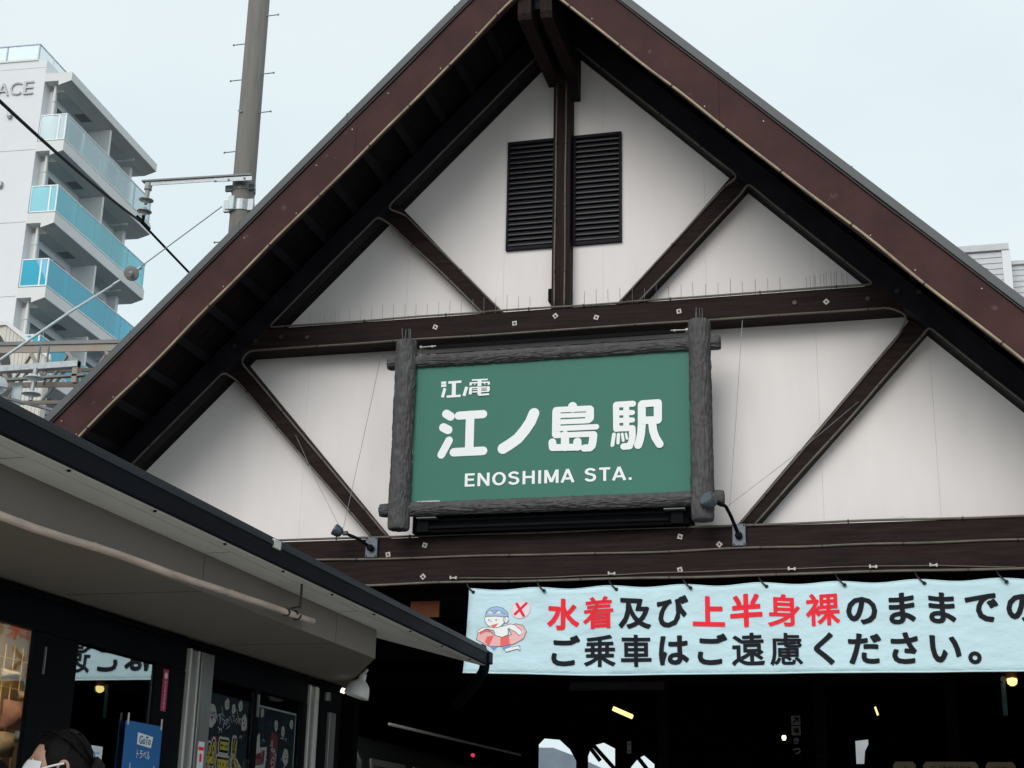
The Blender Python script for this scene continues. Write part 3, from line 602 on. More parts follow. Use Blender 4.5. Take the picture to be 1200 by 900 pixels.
# printed drawing of a running swimmer with a rubber ring
def shape(pts, mt, h, name='print'):
    vv = [(a, b, h) for a, b in pts]; return film(name, vv, [tuple(range(len(vv)))], OB, UX, VZ, mt, BN, bf)
ax_, az_ = -.656, 3.536; kx = .584/900; kz = .562/900
def q(*pp): return [(ax_+a*kx, az_-b*kz) for a, b in pp]
def curve(pts, w_, mt, h):
    P = [Vector(p) for p in q(*pts)]; vs = []; fs = []
    for i in range(len(P)-1):
        d = (P[i+1]-P[i]).normalized(); nn = Vector((-d.y, d.x))*w_/2; k = len(vs); hh = h+.00008*(i % 4)
        vs += [(*(P[i]+nn), hh), (*(P[i]-nn), hh), (*(P[i+1]-nn), hh), (*(P[i+1]+nn), hh)]; fs.append((k, k+1, k+2, k+3))
    film('print', vs, fs, OB, UX, VZ, mt, BN, bf)
def ell(cx, cy, rx, ry, n=28, a0=0, a1=2*math.pi): return [(cx+rx*math.cos(a0+(a1-a0)*t/n), cy+ry*math.sin(a0+(a1-a0)*t/n)) for t in range(n+(0 if a1-a0 > 6 else 1))]
LW = .0045
shape(q(*ell(625, 185, 122, 112)), 'pale', .001); curve(ell(625, 185, 122, 112)+[(747, 185)], LW*.8, 'pinkring', .0012)
strokes([(.022, q((575, 105), (665, 265))), (.022, q((695, 110), (555, 235)))], (0, -.3385, 0), UX, VZ, 'red', BN, 'print', fn=bf)
ring = [(60, 560), (90, 450), (200, 420), (300, 500), (420, 525), (520, 500), (480, 420), (560, 360), (660, 390), (705, 470), (670, 560), (560, 620), (400, 650), (240, 645), (130, 600)]
shape(q(*ring), 'pinkring', .0010)
for seg in ([(175, 590), (200, 520), (290, 505), (230, 640)], [(375, 530), (480, 510), (500, 630), (375, 648)], [(95, 450), (200, 420), (290, 470), (180, 460), (110, 500)]): shape(q(*seg), 'redring', .0016)
curve(ring+[ring[0]], LW, 'outline', .0020)
shape(q((400, 655), (510, 635), (520, 670), (410, 690)), 'blueprint', .0022); shape(q((240, 650), (340, 650), (290, 700)), 'blueprint', .0022)
shape(q((430, 690), (520, 662), (610, 650), (635, 690), (630, 720), (600, 690), (450, 725)), 'skinw', .0024); curve([(430, 690), (450, 725), (600, 690), (630, 720), (625, 645), (520, 662)], LW, 'outline', .0028)
body = [(60, 460), (150, 400), (250, 395), (380, 390), (500, 360), (560, 380), (640, 455), (655, 500), (610, 515), (570, 470), (470, 415), (475, 500), (400, 530), (310, 505), (290, 440), (200, 420), (100, 470)]
shape(q(*body), 'skinw', .0024); curve(body, LW, 'outline', .0030)
shape(q(*ell(630, 485, 34, 36, 14)), 'skinw', .0029)
face = ell(300, 290, 132, 115); shape(q(*face), 'skinw', .0034); curve(face+[face[0]], LW, 'outline', .0040)
shape(q(*ell(440, 300, 32, 45, 14)), 'skinw', .0036); curve(ell(440, 300, 32, 45, 14), LW, 'outline', .0042)
capp = [(175, 260), (185, 190), (240, 140), (320, 122), (400, 145), (455, 200), (470, 260), (400, 262), (300, 250)]
shape(q(*capp), 'capblue', .0044); curve(capp+[capp[0]], LW, 'outline', .0048)
for c in ((235, 200), (345, 200)): shape(q(*ell(c[0], c[1], 36, 22, 12)), 'pale', .0050)
curve([(185, 215), (235, 175), (290, 210), (345, 175), (440, 230)], LW*.9, 'outline', .0054)
shape(q((240, 375), (345, 345), (310, 395), (280, 400)), 'redring', .0042)
for c in ((222, 305), (315, 300)): shape(q(*ell(c[0], c[1], 9, 12, 8)), 'outline', .0042)
curve([(250, 295), (245, 325), (262, 325)], LW*.8, 'outline', .0042)
shape(q((150, 800), (210, 790), (215, 820), (170, 815)), 'skinw', .0020); curve([(150, 800), (170, 820), (215, 822), (212, 795)], LW, 'outline', .0024)
# ================================================================== shop on the left, at right angles to the hall
SH = thing('shop_building', 'low shop with black shopfront, taupe bulkhead and dark gutter on the left', 'shop', (-2.5, -5, .15))
XW = -1.308
mk('shop_roof', MB().prism([(-.335, 3.012), (-.335, 2.985), (-4.2, 3.55), (-4.2, 3.60)], 'y', -11, -1.10), 'gutter', SH)
mk('roof_edge', MB().box(-.345, -.318, -11, -1.09, 2.955, 3.018), 'gutterlip', SH, bevel=.004)
mk('gutter', MB().prism([(-.300, 2.884), (-.298, 2.984), (-.304, 2.990), (-.318, 2.990), (-.330, 2.880)], 'y', -11, -1.15), 'gutter', SH, bevel=.003)
gl_ = mk('gutter_lip', MB().prism([(-.293, 2.966), (-.291, 2.990), (-.304, 2.992), (-.302, 2.966)], 'y', -11, -1.14), 'gutterlip', SH, bevel=.002)
mk('gutter_end', MB().box(-.345, -.286, -1.14, -1.03, 2.895, 2.985), 'gutter', SH, bevel=.006)
mk('gutter_end', MB().box(-.42, -.33, -1.16, -1.06, 2.95, 3.035), 'gutter', SH, bevel=.006)
mk('downpipe_elbow', MB().tube(rounded([(-.335, -1.09, 2.93), (-.335, -1.09, 2.845), (-.40, -1.02, 2.79), (-.52, -.88, 2.70), (-.66, -.72, 2.62)], .05), .040, 12), 'blk', SH, smooth=True)
for k in range(14):
    y = -10.6+.70*k
    mk('gutter_hook', MB().box(-.338, -.325, y-.004, y+.004, 2.872, 2.884), 'blk', SH)
mk('gutter_clip', MB().prism([(-.288, 2.955), (-.286, 2.998), (-.30, 3.0), (-.30, 2.955)], 'y', -5.23, -5.15), 'alu2', SH)
# soffit: a lined strip with two raised mouldings
inn = [(-.318, -11), (-.318, -1.12), (-.36, -1.14), (-.66, -2.62), (-.5305, -2.99), (-.5305, -11)]
mk('soffit', MB().prism(inn, 'z', 2.880, 2.90), 'shopsof', SH)
mk('soffit_moulding', MB().box(-.352, -.342, -11, -1.3, 2.874, 2.8795), 'alu2', SH, bevel=.002)
mk('soffit_moulding', MB().box(-.392, -.384, -11, -1.5, 2.875, 2.8795), 'alu2', SH, bevel=.002)
mk('soffit_moulding', MB().box(-.5295, -.520, -11, -3.0, 2.874, 2.8795), 'alu2', SH, bevel=.002)
for y in (-9.1, -7.3, -5.5, -3.7):
    mk('soffit_joint', MB().box(-.519, -.393, y-.0015, y+.0015, 2.8785, 2.8798), 'steel', SH)
    mk('bulkhead_joint', MB().box(-1.25, -.535, y-.0012, y+.0012, 2.6918, 2.6929).box(-.5298, -.529, y-.0012, y+.0012, 2.695, 2.872), 'blk', SH)
mk('roof_deck', MB().prism([(-.34, -11), (-.34, -1.15), (-.66, -2.6), (-1.4, -1.3), (-4.1, -1.3), (-4.1, -11)], 'z', 2.903, 2.93), 'blk2', SH)
mk('bulkhead', MB().prism([(-.53, -11), (-.53, -2.99), (XW-.04, -1.36), (XW-.04, -11)], 'z', 2.693, 2.902), 'bulk', SH, bevel=.003)
mk('end_wall', MB().prism([(XW-.02, -1.50), (XW-.45, -.75), (XW-.55, -.75), (XW-.12, -1.50)], 'z', .16, 2.692), 'blk', SH)
mk('header', MB().box(XW-.06, XW, -11, -4.05, 2.50, 2.690), 'blk', SH, bevel=.004)
mk('header_track', MB().box(XW+.001, XW+.02, -11, -1.55, 2.655, 2.668), 'gutter', SH); mk('header_track', MB().box(XW+.001, XW+.014, -11, -1.55, 2.630, 2.640), 'gutter', SH)
mk('header', MB().box(XW-.061, XW-.001, -3.70, -2.165, 2.50, 2.690), 'blk', SH, bevel=.004)
mk('shop_pillar', MB().box(XW-.028, XW+.002, -5.645, -5.245, .16, 2.498), 'blk', SH, bevel=.006)
mk('pillar_trim', MB().box(XW+.003, XW+.012, -5.56, -5.553, 2.3, 2.43), 'alu', SH)
mk('shop_pillar', MB().box(XW-.10, XW+.001, -4.41, -4.048, .16, 2.498), 'blk', SH, bevel=.006)
mk('shop_pillar', MB().box(XW-.10, XW, -2.243, -2.165, .16, 2.498), 'blk', SH)
mk('shop_pillar', MB().box(XW-.10, XW, -3.042, -2.977, .16, 2.498), 'blk', SH)
mk('shop_pillar', MB().box(XW-.10, XW-.005, -1.93, -1.50, .16, 2.69), 'blk', SH)
for a, b, m_, d in ((-4.044, -4.018, 'alu2', .02), (-4.014, -3.925, 'alu', .0), (-3.92, -3.90, 'alu2', .012), (-3.880, -3.715, 'alu', .015), (-2.160, -2.135, 'alu2', .015), (-2.13, -2.05, 'alu', .0), (-2.045, -2.015, 'alu2', .012), (-1.985, -1.955, 'alu2', .0)):
    mk('door_jamb', MB().box(XW-.05, XW+d, a, b, .16, 2.628), m_, SH, bevel=.003)
mk('cable_duct', MB().box(XW-.004, XW+.02, -1.775, -1.655, .16, 2.475), 'alu', SH, bevel=.003)
mk('small_sensor', MB().box(XW, XW+.03, -1.86, -1.80, 2.55, 2.61), 'alu', SH, bevel=.006)
mk('door_handle_plate', MB().box(XW+.001, XW+.010, -3.022, -2.998, 2.33, 2.47), 'alu', SH)
mk('window_pane', MB().box(XW-.02, XW-.014, -7.6, -5.65, .3, 2.494), 'glass_win', SH)
mk('door_pane', MB().box(XW-.02, XW-.014, -5.244, -4.412, .25, 2.484), 'glass_shop', SH)
mk('window_pane', MB().box(XW-.02, XW-.014, -3.712, -3.043, .3, 2.484), 'glass_post', SH)
mk('window_pane', MB().box(XW-.02, XW-.014, -2.976, -2.244, .3, 2.484), 'glass_post', SH)
mk('partition', MB().box(XW-.16, XW-.14, -5.25, -1.95, .16, 2.69), 'blk', SH)
mk('shop_wall', MB().box(-4.2, -4.1, -11, -.8, .16, 2.9), 'blk2', SH)
mk('shop_wall', MB().box(-4.1, XW-.1, -.95, -.85, .16, 2.9), 'blk2', SH)
mk('back_wall', MB().box(-2.14, -2.10, -8, -4.2, .16, 2.68), 'warmwall', SH)
mk('inner_ceiling', MB().box(-2.1, XW-.07, -8, -4.2, 2.66, 2.69), 'warmwall', SH)
mk('ceiling_lamp', MB().box(-1.75, -1.55, -5.9, -4.7, 2.60, 2.63), 'warmlight', SH)
# display rack in the lit window
RK = thing('wire_display_rack', 'warmly lit wire grid rack hung with packets in the shop window', 'display rack', (-2.0, -5, .16))
for k in range(16): mk('grid_wire', MB().tube([(-2.02, -5.3+.085*k, 1.2), (-2.02, -5.3+.085*k, 2.56)], .004, 5), 'wirew', RK)
for k in range(9): mk('grid_wire', MB().tube([(-2.025, -5.7, 1.25+.155*k), (-2.025, -4.1, 1.25+.155*k)], .003, 5), 'wirew', RK)
for i, (y, z, w_, h_, m_) in enumerate([(-4.58, 2.36, .08, .06, 'goods3'), (-4.57, 2.43, .08, .05, 'goods'), (-4.76, 2.40, .16, .045, 'paper'), (-4.70, 2.19, .20, .15, 'goods'), (-4.60, 2.30, .12, .05, 'goods2'), (-4.75, 2.03, .20, .13, 'goods2'), (-4.62, 2.08, .08, .06, 'goods3')]):
    pk = MB(); n = 6
    for a in range(n+1):
        for b in range(n+1):
            u, v = a/n, b/n; e = math.sin(math.pi*u)*math.sin(math.pi*v)
            pk.v.append((-1.99+.05*e+.012*noise.noise(Vector((u*5+i, v*5, i))), y+(u-.5)*w_, z+(v-.5)*h_))
    for a in range(n):
        for b in range(n):
            c = a*(n+1)+b; pk.f.append((c, c+n+1, c+n+2, c+1))
    nb_ = len(pk.v); pk.v += [(-2.0, y+sy*w_/2, z+sz_*h_/2) for sy, sz_ in ((-1, -1), (1, -1), (1, 1), (-1, 1))]; pk.f.append((nb_, nb_+3, nb_+2, nb_+1))
    tag(mk('packet', pk, m_, smooth=True), ['light blue packet near the top right of the lit rack', 'small pink packet topmost on the lit rack', 'flat white tray hung high in the lit rack', 'large pink bag in the middle of the lit rack', 'small beige packet above and right of the large pink bag', 'beige bag low in the lit rack', 'blue packet low in the lit rack'][i], 'packet')
# posters and stickers
UY = (0, 1, 0)
def poster(name, label, cat, y0, y1, z0, z1, x, mt, tilt=0):
    t = thing(name, label, cat, (x, (y0+y1)/2, z0))
    mk('sheet', MB().box(x-.002, x, y0, y1, z0, z1), mt, t); return t, (x+.0004, 0, 0)
t, o = poster('poster', 'blue travel coupon poster taped to the shop door', 'poster', -4.70, -4.285, 1.52, 2.160, XW+.006, 'poster_b')
for y in (-4.68, -4.30): mk('tape', MB().box(XW+.006, XW+.008, y-.008, y+.008, 2.14, 2.20), 'cream', t)
mk('logo_patch', MB().prism([(-4.56, 2.045), (-4.40, 2.035), (-4.385, 2.095), (-4.56, 2.108)], 'x', XW+.0062, XW+.0072), 'white', t)
text('GoTo', -4.475, 2.071, w=.13, h=.045, org=(XW+.0075, 0, 0), U=UY, mt='poster_b', parent=t, bold=.02)
text('トラベル', -4.48, 1.995, w=.15, h=.045, org=o, U=UY, mt='white', parent=t, bold=.01)
text('地域共通', -4.48, 1.895, w=.22, h=.05, org=o, U=UY, mt='white', parent=t, bold=.015)
text('クーポン', -4.48, 1.82, w=.24, h=.06, org=o, U=UY, mt='white', parent=t, bold=.025)
for y in (-4.615, -4.345): mk('frame_line', MB().box(XW+.0063, XW+.0068, y-.003, y+.003, 1.78, 1.945), 'white', t)
t, o = poster('notice', 'small white printed notice taped low on the shop door', 'notice', -5.10, -4.915, 1.70, 2.005, XW+.005, 'paper')
for k in range(5):
    mk('text_line', MB().box(XW+.0052, XW+.0056, -5.08, -4.94+(-.02 if k % 2 else 0), 1.965-.035*k, 1.975-.035*k), 'capblue' if k == 0 else 'ink', t)
t, o = poster('sticker', 'narrow red vertical sticker with white lettering on the black door post', 'sticker', -4.325, -4.262, 2.245, 2.475, XW+.004, 'redst')
mk('seal', MB().lathe([(0, .018), (.001, .018)], (XW+.0042, -4.293, 2.44), (1, 0, 0), 14), 'pale', t)
for i, ch in enumerate('安全対策実施中'): text(ch, -4.293, 2.402-.023*i, h=.019, org=o, U=UY, mt='pale', parent=t)
t, o = poster('sticker', 'white and red paper sticker on the aluminium door jamb', 'sticker', -3.845, -3.765, 1.86, 2.115, XW+.018, 'paper')
mk('band', MB().box(XW+.0181, XW+.0188, -3.84, -3.77, 2.065, 2.085), 'red', t)
mk('mark', MB().box(XW+.0181, XW+.0188, -3.82, -3.79, 2.0, 2.045), 'red', t); mk('mark', MB().box(XW+.0181, XW+.0188, -3.83, -3.78, 1.88, 1.92), 'ink', t)
# menu posters behind the glass: navy ground, mustard lettering, doodled faces
def doodle(t, y, z, r, org, seed):
    rr = random.Random(seed)
    shp = [(y+r*math.cos(a)*(1+.18*rr.uniform(-1, 1)), z+r*1.15*math.sin(a)*(1+.18*rr.uniform(-1, 1))) for a in [k*math.pi/6 for k in range(12)]]
    film('doodle', [(a, b, .001) for a, b in shp], [tuple(range(12))], org, UY, (0, 0, 1), 'offw', t)
    for dy in (-.3, .3): film('doodle', [(y+dy*r+.09*r*math.cos(k), z+.2*r+.16*r*math.sin(k), .002) for k in range(0, 6)], [tuple(range(6))], org, UY, (0, 0, 1), 'ink', t)
    film('doodle', [(y-.35*r, z-.15*r, .002), (y, z-.55*r, .002), (y+.35*r, z-.15*r, .002)], [(0, 1, 2)], org, UY, (0, 0, 1), 'plum', t)
XP = XW-.03
t, o = poster('menu_poster', 'navy window poster with mustard snack lettering left of the door stile', 'poster', -3.70, -3.06, 1.45, 2.42, XP, 'navyp')
o = (XP+.001, 0, 0)
for i, (y, z, r) in enumerate([(-3.60, 2.29, .06), (-3.40, 2.37, .032), (-3.30, 2.35, .028), (-3.20, 2.38, .03), (-3.13, 2.28, .045)]): doodle(t, y, z, r, o, i)
for k in range(26):
    rr = random.Random(k); yy = -3.60+.46*rr.random(); zz = 2.18+.12*rr.random(); a = rr.random()*3; q_ = .02+.03*rr.random()
    strokes([(.006, [(yy, zz), (yy+q_*math.cos(a), zz+q_*math.sin(a)), (yy+q_*math.cos(a+.8)*1.4, zz+q_*math.sin(a+.8)*1.4)])], o, UY, (0, 0, 1), ('offw', 'capblue', 'plum', 'offw')[k % 4], t, 'doodle')
film('doodle', [(-3.60, 2.16, .001), (-3.50, 2.17, .001), (-3.48, 2.03, .001), (-3.58, 2.0, .001)], [(0, 1, 2, 3)], o, UY, (0, 0, 1), 'plum', t)
for ch, y, h in (('ポ', -3.61, .36), ('テ', -3.41, .38), ('ト', -3.20, .42)):
    text(ch, y, 1.97, w=.20, h=h+.03, org=o, U=UY, mt='offw', parent=t, bold=.095)
    text(ch, y, 1.97, w=.175, h=h, org=(XP+.003, 0, 0), U=UY, mt='ink', parent=t, bold=.055)
    text(ch, y, 1.97, w=.155, h=h-.025, org=(XP+.005, 0, 0), U=UY, mt='yellowp', parent=t, bold=.022)
t, o = poster('menu_poster', 'navy window poster with drink lettering and a red vertical strip', 'poster', -2.965, -2.28, 1.45, 2.42, XP, 'navyp')
o = (XP+.001, 0, 0)
mk('poster_border', MB().box(XP+.0002, XP+.001, -2.96, -2.285, 2.405, 2.415).box(XP+.0002, XP+.001, -2.295, -2.285, 1.45, 2.404), 'offw', t)
for i, (y, z, r) in enumerate([(-2.86, 2.37, .026), (-2.62, 2.31, .032), (-2.43, 2.12, .05), (-2.36, 2.34, .028), (-2.45, 1.88, .08), (-2.50, 2.28, .03)]): doodle(t, y, z, r, o, i+7)
film('doodle', [(-2.94, 2.20, .001), (-2.88, 2.24, .001), (-2.86, 2.15, .001), (-2.75, 2.16, .001), (-2.76, 2.02, .001), (-2.94, 2.0, .001)], [(0, 1, 2, 3, 4, 5)], o, UY, (0, 0, 1), 'offw', t)
film('doodle', [(-2.925, 2.10, .002), (-2.78, 2.14, .002), (-2.78, 2.05, .002), (-2.92, 2.03, .002)], [(0, 1, 2, 3)], o, UY, (0, 0, 1), 'plum', t)
for k in range(34):
    rr = random.Random(k+99); yy = -2.85+.44*rr.random(); zz = 1.8+.48*rr.random(); a = rr.random()*3; q_ = .02+.03*rr.random()
    strokes([(.006, [(yy, zz), (yy+q_*math.cos(a), zz+q_*math.sin(a)), (yy+q_*math.cos(a+.8)*1.4, zz+q_*math.sin(a+.8)*1.4)])], o, UY, (0, 0, 1), ('offw', 'capblue', 'plum', 'offw')[k % 4], t, 'doodle')
mk('red_strip', MB().prism([(-2.73, 1.5), (-2.60, 1.5), (-2.575, 2.24), (-2.69, 2.27)], 'x', XP+.0012, XP+.002), 'plum', t)
for i, ch in enumerate('しらす揚げ'): text(ch, -2.645+.004*i, 2.17-.10*i, h=.075, org=(XP+.0024, 0, 0), U=UY, mt='offw', parent=t, bold=.01)
text('ドリンク', -2.84, 1.97, w=.20, h=.13, org=o, U=UY, mt='offw', parent=t, bold=.09); text('ドリンク', -2.84, 1.97, w=.19, h=.12, org=(XP+.003, 0, 0), U=UY, mt='yellowp', parent=t, bold=.04)
# pole hung under the eave
PP = thing('hanging_pole', 'weathered brown pole slung on black straps beneath the shop eave', 'pole', (-.45, -6, 2.69))
pts = [(-.46+.004*math.sin(k), -9.5+5.27*k/24, 2.600+.140*k/24+.010*noise.noise(Vector((k*.4, 0, 0)))) for k in range(25)]
mk('pole', MB().tube(pts, [.0165+.0012*noise.noise(Vector((k*.9, 4, 0))) for k in range(25)], 14), 'bamboo', PP, smooth=True)
for k in (8, 13, 19): mk('pole_joint', MB().tube([Vector(pts[k])-Vector((0, .006, 0)), pts[k], Vector(pts[k])+Vector((0, .006, 0))], [.0165, .0195, .0165], 14), 'bamboo', PP, smooth=True)
for y in (-4.62, -8.2):
    z = 2.600+.140*(y+9.5)/5.27
    mk('strap', MB().box(-.385, -.381, y-.012, y+.012, z+.02, 2.885), 'strap', PP)
    mk('strap_loop', MB().tube([(-.46+.019*math.cos(a*.5), y+.003*a*.3-.01, z+.019*math.sin(a*.5)) for a in range(14)], .005, 6), 'strap', PP, smooth=True)
    mk('strap_tie', MB().tube([(-.383, y, z+.03), (-.44, y, z+.02)], .005, 6), 'strap', PP)
mk('strap_loop', MB().tube([(-.46+.022*math.cos(a*.5), -4.52+.004*a, 2.733+.022*math.sin(a*.5)) for a in range(14)], .005, 6), 'strap', PP, smooth=True)
# bell-shaped lamp under the bulkhead end
LP = thing('bell_lamp', 'white bell-shaped lamp hanging at the end of the shop bulkhead', 'lamp', (-1.0, -1.95, 2.69))
ax = Vector((-.28, -.12, -1)).normalized(); c0 = Vector((-1.0, -1.9, 2.735))
mk('lamp_shade', MB().lathe([(0, .022), (.02, .026), (.05, .030), (.065, .052), (.09, .074), (.13, .086), (.17, .093), (.172, .090), (.12, .080), (.08, .06), (.07, .02)], c0, ax, 32), 'shade', LP, smooth=True)
mk('lamp_bulb', MB().lathe([(0, .012), (.02, .018), (.035, .014)], (-1.135, -1.93, 2.628), (-.3, 0, -1), 14), 'lampw', LP, smooth=True)
mk('lamp_stem', MB().tube([c0+Vector((.0, .06, .03)), c0], .012, 8), 'shade', LP)

# ================================================================== inside the dark hall
def flo(name, label, x, y, z, a, ln, r=.034):
    t = thing(name, label, 'lamp', (x, y, z)); d = Vector(a).normalized()
    mk('tube', MB().tube([Vector((x, y, z))-d*ln/2, Vector((x, y, z))+d*ln/2], r, 10), 'lamp', t, smooth=True)
    mk('batten', MB().tube([Vector((x, y, z+.05))-d*(ln/2+.06), Vector((x, y, z+.05))+d*(ln/2+.06)], .03, 6), 'blk2', t)
flo('tube_light', 'lit warm tube light slanting in the dark hall below the banner', -1.10, 9, 3.485, (.30, 0, -.128), .30)
flo('tube_light', 'short upright lit lamp in the dark hall at right', 2.40, 8, 3.40, (.03, 0, -.1), .11, .025)
t = thing('bulkhead_light', 'round amber bulkhead light under the banner at far right', 'lamp', (3.80, 4, 3.30))
mk('cage', MB().lathe([(0, .055), (.05, .06), (.10, .045)], (3.80, 4.0, 3.335), (0, 0, 1), 16), 'orange', t, smooth=True)
mk('bulb', MB().lathe([(0, .02), (.02, .045), (.06, .052), (.09, .04)], (3.80, 3.99, 3.262), (0, 0, 1), 16), 'lamp', t, smooth=True)
t = thing('hanging_strip', 'narrow teal cloth strip hanging beside the amber light', 'banner', (3.72, 4, 3.31)); mk('strip', MB().box(3.69, 3.735, 4.0, 4.006, 2.97, 3.30), 'teal', t); mk('knob', MB().lathe([(0, .03), (.03, .03)], (3.715, 4, 3.33), (0, -1, 0), 10), 'goods2', t)
tag(mk('small_lamp', MB().lathe([(0, .02), (.04, .03), (.06, .02)], (1.20, 8, 3.03), (0, 0, 1), 10), 'lampw'), 'tiny white lamp deep inside the hall', 'lamp')
t = thing('hanging_sign', 'dark square sign panels with an arrow hanging in the hall', 'sign', (1.36, 8, 3.0))
for i in range(4):
    z = 3.34-.13*i; b = mk('sign_face', MB().box(1.30, 1.415, 8.0, 8.02, z-.115, z), 'dimsign' if i < 2 else 'blk', t)
    text('↗矢きっ'[0] if i == 0 else ('場', 'き', 'っ')[i-1], 1.357, z-.058, h=.08, org=(0, 7.998, 0), mt='ink' if i < 2 else 'dimsign', parent=t, bold=.03)
t = thing('hanging_sign', 'small vertical white pictogram sign hanging inside the hall', 'sign', (-.66, 7, 3.0)); mk('sign_face', MB().box(-.685, -.635, 7, 7.01, 2.79, 2.94), 'dimsign', t); mk('pictogram', MB().prism([(-.672, 2.89), (-.648, 2.89), (-.66, 2.92)], 'y', 6.997, 6.9995).prism([(-.672, 2.83), (-.648, 2.83), (-.66, 2.80)], 'y', 6.997, 6.9995), 'ink', t)
for i, (a, b) in enumerate(((2.57, 2.82), (2.90, 3.50), (3.58, 3.9))):
    t = thing('counter_sign', ('cream sign board at the left of the row at the bottom right', 'long cream sign board with brown lettering in the middle of the bottom row', 'cream sign board at the right end of the bottom row')[i], 'sign', (a, 6, 2.5))
    mk('sign_face', MB().prism([(a, 2.35), (b, 2.35), (b, 2.60), (b-.03, 2.64), (a+.03, 2.64), (a, 2.60)], 'y', 6, 6.03), 'dimboard', t)
    text(('→', '江ノ島観光案内', '出口')[i], (a+b)/2, 2.56, h=.07, w=(b-a)*.75 if i == 1 else None, org=(0, 5.998, 0), mt='outline', parent=t, bold=.02)
tag(mk('overhead_sign', MB().box(-1.0, .1, 5, 5.05, 3.36, 3.45), 'ground'), 'dim grey overhead board hanging just under the banner', 'sign')
tag(mk('handrail', MB().tube([(-1.9, 1.3, 2.66), (-1.9, 6.3, 2.72)], .014, 8), 'alu2', smooth=True), 'thin silver pipe running back along the dark platform', 'pipe')
TR = thing('train_car', 'dim train car standing at the platform behind the shop end', 'train', (-3.3, 6, .2))
mk('car_body', MB().prism([(-4.4, .5), (-2.02, .5), (-2.0, 2.3), (-2.1, 2.5), (-2.5, 2.62), (-3.9, 2.62), (-4.4, 2.4)], 'y', .9, 9.5), 'train', TR, bevel=.03)
for k in range(6):
    y0 = 1.1+1.25*k; wf = mk('window_frame', MB().box(-2.005, -1.985, y0, y0+1.0, 1.65, 2.34), 'trainc', TR, bevel=.01)
    mk('pane', MB().box(-1.986, -1.980, y0+.06, y0+.94, 1.71, 2.28), 'hglassdark', wf)
tag(mk('signal_lamp', MB().lathe([(0, .02), (.03, .02)], (-1.85, 4.0, 2.56), (0, -1, 0), 10), 'signal'), 'small red signal lamp above the train', 'lamp')
tag(mk('far_wall', MB().prism([(-14, .15), (-4.0, .15), (-4.0, 3.3), (-6.2, 4.25), (-6.9, 4.50), (-14, 4.55)], 'y', 30, 30.2), 'far1'), 'blue-grey sloping wall seen through the back opening of the hall', 'building')
for i, x in enumerate((-4.2, -2.5)):
    tag(mk('steel_strut', MB().tube([(x, 24, 6.0), (x+1.7, 24, 3.2)], .09, 6), 'galv'), ('pale steel strut seen through the left back opening', 'pale steel strut seen through the middle back opening')[i], 'strut')

